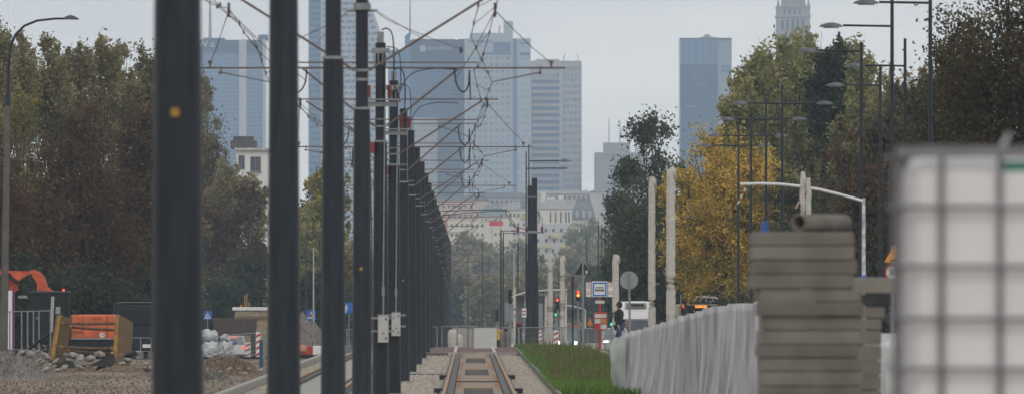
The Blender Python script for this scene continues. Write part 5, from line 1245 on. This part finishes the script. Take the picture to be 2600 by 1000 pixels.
# back row left
for i, (px, top, w_, m) in enumerate(((-20, 40, 230, olive), (55, 78, 200, olive), (125, 82, 200, olive), (190, 92, 190, birch), (255, 88, 190, olive), (315, 100, 190, olive), (372, 118, 170, birch), (430, 110, 200, olive))):
    tree(px, 44-i*.4, top, w_, ['tallest olive tree at the left edge, taller than its row', 'olive tree behind the curved lamp neck', 'olive tree below the curved lamp arm', 'yellowish tree just below and right of the curved lamp head',
        'olive tree topping the left skyline midway to the first pole', 'olive tree two before the nearest pole', 'yellowish tree touching the left edge of the nearest pole', 'olive tree straight behind the nearest pole'][i], m, 15000, 14, .20, .08, .7, 10+i, LT, airy=.36)
tree(505, 28.5, 170, 240, 'pale olive drooping birch right of the nearest pole', birch, 15000, 11, .17, .1, .8, 31, LT, airy=.26, name='birch_tree')
tree(652, 29, 452, 150, 'olive brown tree touching the left edge of the second pole', olive, 9000, 9, .19, .02, .1, 32, LT)
tree(45, 47, 235, 200, 'yellow-green tree patch behind the left lamp post', ygreen, 6500, 7, .18, .3, .2, 40, LT)
tree(150, 47.5, 290, 230, 'grey green tree between the brown ones on the left', dkgreen, 9000, 8, .19, .1, .3, 41, LT)
for i, (px, S, top, w_, m, n) in enumerate(((60, 51, 345, 330, brown, 19000), (215, 50, 240, 330, rust, 26000), (350, 49, 250, 320, brown, 20000), (-30, 52, 320, 260, rust, 12000), (490, 29.5, 330, 260, brown, 15000), (585, 29, 400, 210, olive, 15000), (632, 29.5, 470, 190, brown, 13000))):
    tree(px, S, top, w_, ['low brown tree behind the excavator cab', 'rusty brown tree with bare limbs, widest on the left', 'brown tree behind the dark van', 'rusty tree cut by the left edge',
       'brown tree right of the nearest pole', 'olive brown tree below the white building on the left', 'brown shrub-like tree left of the second pole'][i], m, n, 11, .19, .05, .1, 60+i, LT)
BG = 'dark bushes at the back of the site'
for i, (px, S, top, w_) in enumerate(((60, 52.5, 640, 320), (250, 52, 655, 320), (400, 51, 640, 260), (560, 30.6, 700, 240), (650, 30.4, 650, 230), (780, 33, 690, 190), (850, 32, 700, 170))):
    tree(px, S, top, w_, 'dark green bush, %s from the left at the back of the site' % ORD[i], dkgreen, 7000, 8, .2, .02, 0, 90+i, BG, limbs=False, name='bush', cat='bush')
# between the poles
tree(815, 30, 395, 230, 'yellow-green slender tree seen between second and fourth pole', ygreen, 9000, 11, .24, .15, .6, 120, 'trees behind the pole row', airy=.28, name='birch_tree')
tree(770, 31, 520, 180, 'green tree low between second and third pole', green, 7000, 9, .22, .05, .2, 121, 'trees behind the pole row')
tree(900, 26, 600, 200, 'hazy green tree behind the fourth and fifth pole', greyg, 6000, 8, .26, .05, .2, 122, 'trees behind the pole row')
# right-hand trees
RT = 'trees along the right side'
tree(2560, 88, -170, 520, 'huge dark brown tree filling the upper right corner', leafmat('deep_brown_leaves', [(.045, .042, .025), (.09, .07, .036), (.13, .10, .048)]), 80000, 24, .18, .03, .2, 130, RT, airy=.42)
tree(2450, 84, 60, 330, 'brown green tree left of the huge corner tree', leafmat('deep_olive_leaves', [(.045, .048, .028), (.09, .085, .042), (.14, .12, .055)]), 52000, 18, .17, .03, .2, 131, RT, airy=.4)
tree(2420, 76, 190, 340, 'dark tree behind the caged tank', dkgreen, 26000, 14, .2, .02, .1, 132, RT, airy=.38)
tree(2290, 58, 200, 260, 'dark olive tree between the two right-hand lamp posts', leafmat('deep_olive_leaves', [(.02, .025, .014)]*3), 18000, 12, .22, .03, .3, 133, RT, airy=.34)
for i, (px, top, w_, m, S) in enumerate(((2200, 135, 240, green, 45), (2120, 95, 220, dkgreen, 44), (2020, 62, 260, green, 43), (1930, 110, 250, green, 44), (1880, 190, 220, green, 45), (2260, 170, 220, olive, 46))):
    tree(px, S, top, w_, ['green yellowing tree left of the slim lamp posts', 'dark green pointed tree below the third lamp arm', 'green tree rising in front of the palace tower', 'green tree between the right tower and the palace', 'green tree touching the right tower', 'olive tree behind the rightmost lamp arms'][i], m, 15000, 12, .22, .1, .9, 140+i, RT, airy=.26)
for i, (px, S, top, w_, m) in enumerate(((2150, 52, 330, 280, rust), (2040, 50, 330, 240, leafmat('deep_olive_leaves', [(0, 0, 0)]*3)), (2230, 60, 420, 260, brown), (2080, 54, 500, 280, dkgreen), (2020, 52, 560, 230, dkgreen), (2350, 68, 480, 280, dkgreen), (1890, 37, 610, 240, dkgreen), (1760, 36, 600, 260, dkgreen))):
    tree(px, S, top, w_, ['rusty brown tree behind the slab stack', 'dark olive tree right of the yellow one', 'brown tree above the curved pipe', 'low dark tree behind the white curved pipe', 'low dark tree right of the yellow tree', 'dark tree left of the caged tank',
       'dark bush under the yellow tree', 'dark bush behind the tall wrapped posts'][i], m, 12000, 10, .19, .02, .1, 160+i, RT)
tree(2330, 48, 150, 230, 'olive tree in the gap left of the huge corner tree', olive, 15000, 12, .22, .08, .5, 170, RT, airy=.3)
tree(2070, 42, 70, 230, 'green tree peak just right of the palace tower', green, 15000, 12, .22, .1, .7, 171, RT, airy=.3)
tree(1995, 42.5, 85, 200, 'green tree crown covering the foot of the palace tower', green, 14000, 12, .22, .1, .7, 172, RT, airy=.3)
tree(2170, 43, 85, 220, 'green tree between the third and fourth lamp arms', green, 14000, 12, .22, .1, .7, 173, RT, airy=.3)
tree(1830, 47, 300, 320, 'golden yellow tree behind the tall wrapped posts', yellow, 32000, 16, .155, .24, .2, 180, RT, airy=.22, name='maple_tree')
tree(1740, 46.5, 420, 160, 'golden yellow lower bough cluster beside the tallest wrapped post', yellow, 5000, 7, .18, .3, .1, 181, RT, airy=.24, name='maple_tree')
darkg = leafmat('deep_green_leaves', [(.03, .045, .022), (.07, .09, .04), (.12, .14, .06)])
tree(1665, 37, 285, 240, 'dark green tree left of the golden yellow one', darkg, 26000, 17, .2, .12, .05, 182, RT, airy=.45)
tree(1595, 36, 395, 150, 'narrow dark green tree over the round sign', darkg, 14000, 11, .2, .2, .05, 183, RT, airy=.42)
# hazy trees far down the street
FT = 'far trees down the street'
for i, (px, S, top, w_, m) in enumerate(((1130, 20, 610, 150, greyg), (1190, 18, 590, 170, greyg), (1250, 19, 600, 160, greyg), (1310, 18, 610, 150, greyg), (1380, 22, 650, 150, olive), (1450, 22, 640, 150, greyg), (1505, 17, 560, 170, green),
      (1560, 18, 545, 130, green), (1600, 26, 640, 150, dkgreen), (1530, 30, 655, 150, dkgreen), (1230, 28, 690, 130, greyg), (1300, 27, 700, 130, olive), (1170, 27, 700, 130, dkgreen), (1400, 28, 700, 140, olive), (1080, 22, 640, 150, greyg), (1010, 22, 640, 150, greyg), (940, 24, 620, 160, green))):
    tree(px, S*.55, top, w_, 'hazy %s tree down the street, %s of the far trees' % ({'green': 'green'}.get('x', 'autumn'), ORD[i]), m, 6500, 11, .34, .02, .3, 200+i, FT, limbs=False, airy=.3)

# ------------------------------------------------------------------ city behind
BM = dict(
 t1=mat('blue_grey_glass', (.09, .20, .36), .3, 0, .08, .05), t1d=mat('deep_blue_glass', (.035, .085, .16), .3, 0, .1, .05),
 pale=mat('pale_cladding', (.48, .50, .52), .6, 0, .05, .05), palew=mat('window_blue', (.07, .16, .29), .3, 0, .1, .1),
 pko=mat('bank_glass', (.035, .11, .24), .25, 0, .12, .04), pkod=mat('bank_dark_band', (.02, .055, .14), .3),
 stone=mat('light_stone', (.44, .42, .42), .8, 0, .1, .08), stoned=mat('grey_stone', (.33, .32, .33), .8, 0, .1, .08),
 cream=mat('cream_render', (.68, .64, .56), .85, 0, .08, .2), greyr=mat('grey_render', (.52, .51, .51), .85, 0, .08, .2), pinkr=mat('pink_render', (.56, .45, .42), .85, 0, .1, .1),
 roofg=mat('slate_grey_roof', (.20, .24, .28), .7, 0, .15, .3), roofl=mat('pale_tin_roof', (.46, .48, .51), .5), win=mat('far_window_dark', (.07, .08, .10), .2, 0, .2, .5),
 greenr=mat('copper_green_roof', (.26, .34, .36), .7))
TS = 4.9
class B:
    def __init__(s, px, S, name, label, cat, depth=30):
        s.q = Px(px, S, 0 if False else -2.9); s.t = s.q.thing(name, label, cat, 'city buildings on the horizon'); s.d = depth
    def blk(s, name, m, a, c, e, f, y0=0, y1=None, parent=None):
        b = MB(); q = s.q; b.box(q.x(a), q.x(e), y0, s.d if y1 is None else y1, q.z(f), q.z(c)); return b.build(name, m, parent or s.t)
    def poly(s, name, m, pts, y0=0, y1=None, parent=None):
        b = MB(); b.prism([(s.q.x(a), s.q.z(c)) for a, c in pts], y0, s.d if y1 is None else y1); return b.build(name, m, parent or s.t)
    def grid(s, name, a, c, e, f, cols, pitch, clad, win, wfrac=.55, hfrac=.45, y=-.06):
        q = s.q; cw = (q.x(e)-q.x(a))/cols; rh = pitch/q.S
        key = 'window_grid_%d_%d_%s' % (a, c, clad[0:1]); m = bpy.data.materials.new('window_grid_facade'); m.use_nodes = True
        nt = m.node_tree; bs = nt.nodes['Principled BSDF']; bs.inputs['Roughness'].default_value = .45
        g = nt.nodes.new('ShaderNodeTexCoord'); sx = nt.nodes.new('ShaderNodeSeparateXYZ'); nt.links.new(g.outputs['Object'], sx.inputs[0])
        def frac(sock, off, size, fr_):
            a1 = nt.nodes.new('ShaderNodeMath'); a1.operation = 'SUBTRACT'; nt.links.new(sock, a1.inputs[0]); a1.inputs[1].default_value = off
            a2 = nt.nodes.new('ShaderNodeMath'); a2.operation = 'DIVIDE'; nt.links.new(a1.outputs[0], a2.inputs[0]); a2.inputs[1].default_value = size
            a3 = nt.nodes.new('ShaderNodeMath'); a3.operation = 'FRACT'; nt.links.new(a2.outputs[0], a3.inputs[0])
            a4 = nt.nodes.new('ShaderNodeMath'); a4.operation = 'LESS_THAN'; nt.links.new(a3.outputs[0], a4.inputs[0]); a4.inputs[1].default_value = fr_; return a4.outputs[0], a2.outputs[0]
        u, ui = frac(sx.outputs[0], q.x(a), cw, wfrac); v, vi = frac(sx.outputs[2], q.z(f), rh, hfrac)
        mu = nt.nodes.new('ShaderNodeMath'); mu.operation = 'MULTIPLY'; nt.links.new(u, mu.inputs[0]); nt.links.new(v, mu.inputs[1])
        fl1 = nt.nodes.new('ShaderNodeMath'); fl1.operation = 'FLOOR'; nt.links.new(ui, fl1.inputs[0]); fl2 = nt.nodes.new('ShaderNodeMath'); fl2.operation = 'FLOOR'; nt.links.new(vi, fl2.inputs[0])
        cb = nt.nodes.new('ShaderNodeCombineXYZ'); nt.links.new(fl1.outputs[0], cb.inputs[0]); nt.links.new(fl2.outputs[0], cb.inputs[1])
        wn = nt.nodes.new('ShaderNodeTexWhiteNoise'); wn.noise_dimensions = '2D'; nt.links.new(cb.outputs[0], wn.inputs['Vector'])
        wr = nt.nodes.new('ShaderNodeValToRGB'); wr.color_ramp.elements[0].color = (*win, 1); wr.color_ramp.elements[1].color = (*[w_*1.7+.02 for w_ in win], 1); nt.links.new(wn.outputs[0], wr.inputs[0])
        mm = nt.nodes.new('ShaderNodeMix'); mm.data_type = 'RGBA'; mm.inputs[6].default_value = (*clad, 1); nt.links.new(wr.outputs[0], mm.inputs[7]); nt.links.new(mu.outputs[0], mm.inputs[0])
        nt.links.new(mm.outputs[2], bs.inputs['Base Color'])
        b = MB(); b.box(q.x(a), q.x(e), y, y+.05, q.z(f), q.z(c)); return b.build(name, m, s.t)
    def rows(s, name, m, a, e, ys, hpx, y=-.15, cols=None, wfrac=.6, th=.3, parent=None):
        q = s.q
        for yy in ys:
            b = MB()
            if cols is None: b.box(q.x(a), q.x(e), y, y+th-.16, q.z(yy+hpx), q.z(yy))
            else:
                wd = (e-a)/cols
                for k in range(cols): b.box(q.x(a+k*wd+wd*(1-wfrac)/2), q.x(a+k*wd+wd*(1+wfrac)/2), y, y+th-.16, q.z(yy+hpx), q.z(yy))
            b.build(name, m, parent or s.t)
def fr(a, b_, s): 
    r_ = []; x = a
    while x < b_: r_.append(x); x += s
    return r_
GB = 790
# left tower
k = B(590, TS, 'office_tower', 'broad blue-grey office tower at left with a pale vertical stripe', 'tower')
k.blk('shaft', BM['t1'], 440, 136, 673, GB); k.blk('crown_band', BM['t1d'], 440, 102, 673, 135.8)
k.blk('pale_stripe', BM['pale'], 607, 101, 626, GB, -.8, -.02); k.blk('edge_stripe', BM['pale'], 667, 101, 674, GB, -.8, -.02); k.blk('plant_room', BM['t1d'], 515, 96, 570, 101.8, 5, 20); k.blk('plant_room', BM['t1d'], 655, 88, 680, 101.8, 5, 20)
k.rows('floor_line', BM['pale'], 440, 606, fr(146, 700, 10.5), .8); k.rows('floor_line', BM['pale'], 627, 666, fr(146, 700, 10.5), .8)
text('roof_letters', 'W a', 4.6, mat('roof_letter_white', (.75, .78, .8), .5), k.t, (k.q.x(524), -.3, k.q.z(113)), .2)
b = MB(); b.tube([(k.q.x(532), 10, k.q.z(102)), (k.q.x(532), 10, k.q.z(40)), (k.q.x(532), 10, k.q.z(-20))], [.9, .6, .3], 6)
for yy in (30, 38, 50, 75): b.box(k.q.x(525), k.q.x(540), 9.8, 10.2, k.q.z(yy+1), k.q.z(yy))
b.build('aerial_mast', BM['stoned'], k.t)
# curved skyscraper
k = B(875, TS*1.0, 'residential_skyscraper', 'tallest pale skyscraper with banded glass and a curved right edge', 'skyscraper')
k.poly('shaft', BM['pale'], [(815, GB), (815, -160), (880, -160), (930, -20), (950, 35), (962, 68), (969, 95), (971, 130), (971, GB)])
k.poly('side_wing', BM['t1'], [(783, GB), (783, -150), (815, -150), (815, GB)], 2, 30)
for i, yy in enumerate(fr(-40, 700, 15.2)):
    xr = 969 if yy > 95 else (930+(yy+20)*.33 if yy > -20 else 922)
    b = MB(); q = k.q; x = 818
    rr2 = random.Random(i)
    b.box(q.x(819), q.x(xr-5), -.3, -.05, q.z(yy+7.2), q.z(yy)); o = b.build('window_band', BM['palew'], k.t)
    b = MB(); xx = 822
    while xx < xr-14:
        w_ = rr2.uniform(3, 9); b.box(q.x(xx), q.x(min(xx+w_, xr-8)), -.42, -.31, q.z(yy+6.5), q.z(yy+.6)); xx += w_+rr2.uniform(6, 16)
    b.build('balcony_screens', BM['pale'], o)
k.rows('side_band', BM['t1d'], 786, 812, fr(-30, 700, 15.2), 7, 1.7)
# bank tower
k = B(1110, TS, 'bank_tower', 'dark blue glass bank tower with logo and roof lettering', 'tower')
k.blk('shaft', BM['pko'], 1042, 150, 1180, GB); k.blk('name_band', BM['pkod'], 1042, 100, 1180, 149.8, -.3)
k.poly('fin', BM['t1'], [(1028, GB), (1028, 92), (1042, 80), (1042, GB)]); k.blk('side_wing', BM['t1'], 985, 127, 1027.8, GB, 3)
k.blk('pale_annex', BM['stone'], 1050, 300, 1111, GB, -6, -.5); k.grid('annex_facade', 1052, 306, 1110, 700, 7, 14, (.44, .42, .42), (.16, .23, .32), .6, .45, -6.2)
k.rows('floor_line', BM['t1'], 1042, 1180, fr(158, 300, 9.5), 1.2); k.rows('floor_line', BM['t1'], 1112, 1180, fr(300, 700, 9.5), 1.0)
b = MB()
for i in range(17): b.box(k.q.x(1046+i*8), k.q.x(1046.8+i*8), -.36, -.2, k.q.z(700), k.q.z(152))
b.build('mullions', BM['t1'], k.t)
b = MB(); b.tube([(k.q.x(1041), 8, k.q.z(90)), (k.q.x(1041), 8, k.q.z(-30))], [.45, .25], 6); b.build('aerial_mast', BM['stoned'], k.t)
for a in (1042, 1158):
    b = MB(); b.box(k.q.x(a), k.q.x(a+2.5), -1, -.6, k.q.z(102), k.q.z(98)); b.build('roof_lamp', mat('white_roof_lamp', (.9, .9, .9), .4, emit=(1, 1, 1), estr=1.2), k.t)
lw_ = mat('pale_sign_letter', (.42, .47, .53), .5)
b = MB(); b.tube([(k.q.x(1074), -.7, k.q.z(124)), (k.q.x(1074), -.35, k.q.z(124))], 1.7, 20); b.build('logo_disc', lw_, k.t)
text('bank_name', 'Bank Polski', 2.7, lw_, k.t, (k.q.x(1117), -.6, k.q.z(123)), .15)
# twin-part hotel tower
k = B(1264, TS*1.01, 'hotel_tower', 'pale stepped hotel tower with a tall slab on its roof', 'tower')
hz = mat('pale_blue_cladding', (.36, .43, .48), .6)
k.blk('shaft', hz, 1180.5, 98, 1347.5, GB); k.blk('raised_block', hz, 1193, 84, 1302, 97.8, 2, 26); k.blk('roof_slab', hz, 1279, 54, 1303, 83.8, 4, 18); k.blk('dark_glazing', BM['palew'], 1253, 108, 1296, 132, -.2, -.02); k.blk('dark_glazing', BM['palew'], 1225, 134, 1298, 139, -.2, -.02)
k.blk('corner_strip', BM['t1'], 1303, 100, 1312, GB, -.35, -.16); k.blk('blue_sign', mat('blue_sign_band', (.06, .12, .3), .5), 1320, 134, 1345, 141, -.3, -.02)
k.grid('window_facade', 1186, 144, 1300, 700, 8, 16.6, (.36, .42, .47), (.13, .20, .29), .6, .46, -.12); k.grid('window_facade', 1314, 146, 1346.5, 700, 4, 16.6, (.40, .46, .50), (.17, .25, .34), .55, .5, -.12)
k.blk('upper_glazing', BM['palew'], 1190, 104, 1250, 108, -.2, -.02); k.blk('upper_glazing', BM['palew'], 1318, 108, 1344, 112, -.2, -.02)
b = MB(); b.tube([(k.q.x(1189), -.5, k.q.z(137)), (k.q.x(1189), -.1, k.q.z(137))], 1.1, 16); b.build('round_emblem', mat('pale_gold', (.5, .45, .3), .5), k.t)
b = MB(); b.tube([(k.q.x(1268), 5, k.q.z(84)), (k.q.x(1268), 5, k.q.z(64))], .3, 6); b.build('aerial', BM['stoned'], k.t)
# banded tower
k = B(1412, TS*.99, 'banded_tower', 'pale tower with dark horizontal window bands right of the hotel', 'tower')
k.blk('shaft', BM['stone'], 1348.5, 155, 1477, GB); k.blk('roof_room', BM['stone'], 1360, 150, 1420, 154.8, 5, 20)
k.blk('vertical_rib', BM['pale'], 1420.5, 157, 1428, GB, -.6, -.02); k.grid('window_facade', 1350, 163, 1476, 197, 14, 17, (.44, .42, .42), (.13, .19, .28), .6, .62, -.1)
k.rows('window_band', BM['palew'], 1350, 1420, fr(203, 700, 17), 9); k.grid('window_facade', 1430, 200, 1476, 700, 5, 17, (.46, .45, .46), (.13, .19, .28), .66, .55, -.1)
for a in (1432, 1468):
    b = MB(); b.tube([(k.q.x(a), 5, k.q.z(155)), (k.q.x(a), 5, k.q.z(140)), (k.q.x(a+(5 if a < 1450 else -5)), 5, k.q.z(137))], .22, 6); b.build('davit', BM['stoned'], k.t)
# right glass tower
k = B(1792, TS, 'glass_tower', 'blue glass tower with paler right face, alone above the trees', 'tower')
k.blk('shaft', BM['pko'], 1727, 99, 1822, GB); k.blk('side_face', mat('pale_side_glass', (.26, .34, .40), .3), 1822.2, 99, 1858, GB, 1)
k.blk('top_band', BM['t1'], 1727.2, 100, 1821.8, 164, -.25, -.02)
b = MB()
for a in (1729, 1743, 1759, 1776, 1792, 1808, 1820): b.box(k.q.x(a), k.q.x(a+.9), -.5, -.26, k.q.z(164), k.q.z(101))
b.build('mullions', BM['pale'], k.t); k.rows('floor_line', BM['t1d'], 1727.5, 1821.5, fr(168, 400, 6.5), .8)
for a, c, w_ in ((1760, 196, 14), (1776, 210, 18), (1740, 268, 26)):
    k.blk('lit_floor', BM['t1'], a, c, a+w_, c+5, -.32, -.02)
k.rows('side_window_row', BM['palew'], 1832, 1856, (166, 176), 8, .7, 4, .7)
for a, c, e in ((1783, 92, 1812), (1790, 87, 1803), (1815, 94, 1822), (1778, 95, 1786)): k.blk('roof_plant', BM['stoned'], a, c, e, 98.8, 6+a % 5, 14+a % 5)
k.blk('roof_rim', BM['t1d'], 1726.5, 97, 1858.5, 98.9, -.3)
# palace tower
k = B(2015, TS, 'palace_tower', 'ornate stone palace tower with corner pinnacles rising above the trees', 'tower', 16)
pm_ = BM['stone']; k.blk('shaft', mat('warm_grey_stone', (.34, .31, .31), .8, 0, .12, .1), 1973, 20, 2057, GB, 0, 17); sm_ = MATS['warm_grey_stone']
k.blk('upper_stage', sm_, 1986, -40, 2045, 19.8, 2, 14); k.blk('cornice', BM['stoned'], 1970, 40, 2060, 44, -.6, 17.6); k.blk('cornice', BM['stoned'], 1971, 17, 2059, 20, -.5, 17.5); k.blk('cornice', BM['stoned'], 1971, 84, 2059, 87, -.5, 17.5)
for a in (1976, 1990, 2038, 2053):
    b = MB(); q = k.q; b.lathe([(.7, 0), (.8, 1.2), (.45, 1.6), (.5, 2.4), (.1, 4.2)], (q.x(a), 1.0, q.z(17)), 8); b.build('pinnacle', sm_, k.t)
b = MB()
for i in range(12): b.box(k.q.x(1975+i*7), k.q.x(1978+i*7), -.4, .2, k.q.z(16.8), k.q.z(12))
b.build('parapet', sm_, k.t)
for a in (1984, 1997, 2010, 2023, 2036):
    b = MB(); q = k.q; w_ = 5.5/TS; x = q.x(a); z0_, z1_ = q.z(78), q.z(52)
    b.prism([(x, z0_), (x+w_, z0_), (x+w_, z1_)]+[(x+w_/2+w_/2*math.cos(R(an)), z1_+w_/2*math.sin(R(an))) for an in (30, 60, 90, 120, 150)]+[(x, z1_)], -.2, -.02); b.build('arched_window', BM['t1d'], k.t)
for a in (1990, 2003, 2016, 2029): k.blk('slit_window', BM['t1d'], a, 24, a+4, 36, -.2, -.02)
for a in fr(1979, 2052, 9): k.blk('pilaster', sm_, a, 88, a+2.5, 300, -.4, -.02)
# lower block with aerials
k = B(1551, TS, 'office_block', 'grey office block with rooftop aerials right of the pale sky gap', 'building')
k.blk('walls', BM['stoned'], 1511, 388, 1640, GB); k.blk('roof_room', BM['stoned'], 1533, 362, 1600, 387.8, 4, 22); k.blk('cornice', BM['stone'], 1510, 387, 1642, 391, -.4, -.01)
k.grid('window_facade', 1544, 400, 1572, 700, 5, 9, (.33, .32, .33), (.14, .18, .24), .5, .6, -.2); k.grid('window_facade', 1578, 400, 1630, 700, 8, 9, (.33, .32, .33), (.16, .2, .27), .5, .6, -.2)
for a, c in ((1547, 298), (1575, 302), (1630, 296), (1658, 298), (1615, 318)):
    b = MB(); b.tube([(k.q.x(a), 10, k.q.z(388)), (k.q.x(a), 10, k.q.z(c))], [.35, .18], 6); b.build('aerial', BM['stoned'], k.t)
k.blk('east_wing', BM['stoned'], 1640.5, 400, 1690, GB)

# nearer old town houses
HS = 8.7
def house(px, S, label, a, e, top, bot, m, roof=None, winrows=(), name='house', wcol=None, wpx=5, hpx=8, arched=False, depth=14, dz=0):
    k = B(px, S, name, label, 'house', depth); k.t['group'] = 'old houses below the towers'
    k.blk('wall', m, a, top, e, bot)
    if roof:
        rt, rm, inset = roof
        k.poly('roof', rm, [(a-1.5, top-.05), (a+inset, rt), (e-inset, rt), (e+1.5, top-.05)], -.4)
    for yy, xs_ in winrows:
        for x in xs_:
            wn = k.blk('window', BM['win'], x-wpx/2, yy, x+wpx/2, yy+hpx, -.12, -.02); k.blk('frame', BM['pale'], x-.25, yy+.3, x+.25, yy+hpx-.3, -.16, -.121, wn)
    return k
k = house(1410, HS, 'cream house with tall arched windows and yellow balconies below', 1372, 1452, 530, 820, BM['cream'], (505, BM['roofl'], 20),
   [(538, (1365+3, )), (580, (1386, 1405, 1425, 1447)), (606, (1366, 1387, 1407, 1425, 1447)), (632, (1366, 1387, 1404, 1424, 1445))], 'house')
k.blk('lower_wall', BM['greyr'], 1356, 568, 1457, 820, -1.2, -.25)
for yy, xs_ in ((580, (1386, 1405, 1425, 1447)), (606, (1366, 1387, 1407, 1425, 1447)), (632, (1366, 1387, 1404, 1424, 1445))):
    for x in xs_: k.blk('window', BM['win'], x-3, yy, x+3, yy+8.5, -1.34, -1.22)
for x, c in ((1396, 597), (1411, 597), (1450, 597), (1392, 622), (1430, 622), (1366, 622)):
    k.blk('balcony', mat('yellow_balcony', (.55, .50, .16), .7) if x != 1396 else mat('red_balcony', (.45, .10, .08), .7), x-6+(3 if x == 1396 else 0), c, x+6-(3 if x == 1396 else 0), c+7, -2.4, -1.35)
for x in (1367, 1396, 1409, 1422, 1435, 1443):
    b = MB(); q = k.q; w_ = 3.6/HS; xx = q.x(x); b.prism([(xx, q.z(565)), (xx+w_, q.z(565)), (xx+w_, q.z(540)), (xx+w_*.5, q.z(535)), (xx, q.z(540))], -.1, -.02); b.build('arched_window', BM['win'], k.t)
k.blk('chimney', BM['cream'], 1374, 488, 1386, 512, 3, 5); k.blk('chimney', BM['greyr'], 1371, 483, 1380, 506, 6, 8); k.blk('chimney', BM['cream'], 1388, 500, 1410, 514, 2, 4); k.blk('chimney', BM['roofg'], 1412, 500, 1418, 514, 4, 6); k.blk('chimney', BM['cream'], 1419, 496, 1432, 512, 2.5, 5)
k = house(1478, HS*.98, 'tall house with steep slate mansard and pale rooflights', 1450, 1512, 556, 820, BM['greyr'], (504, BM['roofg'], 14), [(566, (1458, 1466, 1474, 1484, 1494, 1504)), (590, (1458, 1466, 1474, 1484, 1494, 1504)), (614, (1466, 1484, 1500))])
for x in range(1455, 1506, 7): k.poly('rooflight', BM['pale'], [(x-3, 513), (x-1, 513), (x+3.5, 528), (x+1.5, 528)], -.55, -.42)
for x in (1462, 1478, 1494): k.blk('dormer', BM['stone'], x, 534, x+7, 553, -.9, -.42)
k = house(1520, HS*.9, 'blank grey gable block right of the mansard house', 1498, 1542, 487, 820, BM['greyr'], (483, BM['stone'], 3)); k.blk('side_wall', BM['roofg'], 1542.3, 500, 1552, 820, 1)
k = house(1300, HS*.97, 'pale house left of the dark pole pair with skylight roof', 1288, 1357, 532, 820, BM['cream'], (512, BM['roofl'], 10), [(542, (1296, 1306, 1316, 1330, 1344)), (566, (1296, 1306, 1316, 1330, 1344)), (590, (1306, 1316, 1330, 1344))])
k.blk('chimney', BM['roofg'], 1322, 508, 1334, 528, -.6, 1.5); k.blk('balcony', mat('lime_balcony', (.42, .5, .12), .7), 1325, 545, 1335, 556, -.8, -.13)
k = house(1250, HS*.95, 'house with copper green hipped roof behind the wires', 1214, 1287, 548, 820, BM['cream'], (519, BM['greenr'], 20), [(556, (1224, 1234, 1258, 1270)), (590, (1224, 1234, 1258, 1270))])
k = house(1170, HS*.93, 'long pinkish building behind the pole row', 1060, 1240, 508, 820, BM['pinkr'], (498, BM['roofg'], 8), [(520, range(1070, 1210, 14)), (545, range(1070, 1210, 14)), (570, range(1070, 1210, 14))])
k = house(1160, HS*1.03, 'low cream building with an orange end behind the pole row', 1085, 1240, 560, 820, BM['cream'], None, [(568, range(1095, 1236, 13)), (592, range(1095, 1236, 13))]); k.blk('orange_end', mat('orange_render', (.5, .22, .12), .8), 1124, 556, 1136, 600, -.4, -.25)
k = house(1450, HS*.85, 'far pale row of roofs under the banded tower', 1340, 1500, 492, 820, BM['stone'], (484, BM['roofl'], 10), [(497, range(1350, 1495, 12))])
for x in (1362, 1380, 1408, 1440, 1462, 1487): k.blk('chimney', BM['stone'], x, 481, x+5, 490, 2, 4)
k = house(1280, HS*.84, 'far pale house row under the hotel tower', 1180, 1339, 502, 820, BM['stone'], (488, BM['roofg'], 12), [(508, range(1190, 1335, 12))])
# red billboard on posts
q = Px(1260, 12, -2.9); t = q.thing('billboard', 'red roof-edge billboard above the far trees', 'billboard'); b = MB(); b.box(q.x(1242), q.x(1277), 0, .6, q.z(573), q.z(561)); b.build('panel', mat('bright_red_panel', (.62, .05, .07), .6), t)
for a in (1248, 1271):
    b = MB(); b.box(q.x(a), q.x(a+1.5), .61, 1.0, 0, q.z(563)); b.build('post', M['galv'], t)
# white modern house left
k = B(645, 24, 'modern_house', 'white flat roofed building with dark windows left of the second pole', 'house', 12)
k.t['group'] = 'old houses below the towers'
k.blk('wall', M['white'], 600, 382, 700, 800); k.blk('roof_edge', mat('beige_edge', (.5, .47, .42), .7), 596, 376, 703, 381.8, -.5, 12.5); k.blk('roof_block', mat('dark_roof_block', (.09, .085, .09), .8), 584, 356, 648, 375.8, 2, 9); k.blk('roof_block', mat('dark_roof_block', (.09, .085, .09)), 590, 345, 640, 355.8, 3, 8)
for a, c, e, f in ((606, 395, 621, 430), (636, 398, 662, 434)):
    wn = k.blk('window', BM['win'], a, c, e, f, -.1, -.01); k.blk('window_bar', M['galv'], (a+e)/2-.5, c+.5, (a+e)/2+.5, f-.5, -.14, -.101, wn)
k.blk('sill', M['signback'], 634, 434.2, 664, 437, -.4, -.01)

# ------------------------------------------------------------------ haze
b = MB(); b.box(-1510, 1510, -62, 6010, -4.2, 260)
hz_ = bpy.data.materials.new('haze_air'); hz_.use_nodes = True; nt = hz_.node_tree; nt.nodes.clear()
pv = nt.nodes.new('ShaderNodeVolumePrincipled'); pv.inputs['Color'].default_value = (.66, .83, 1.0, 1); pv.inputs['Density'].default_value = 1.4e-4; pv.inputs['Anisotropy'].default_value = .2
oo = nt.nodes.new('ShaderNodeOutputMaterial'); nt.links.new(pv.outputs[0], oo.inputs['Volume'])
o = b.build('haze', hz_); tag(o, kind='stuff')
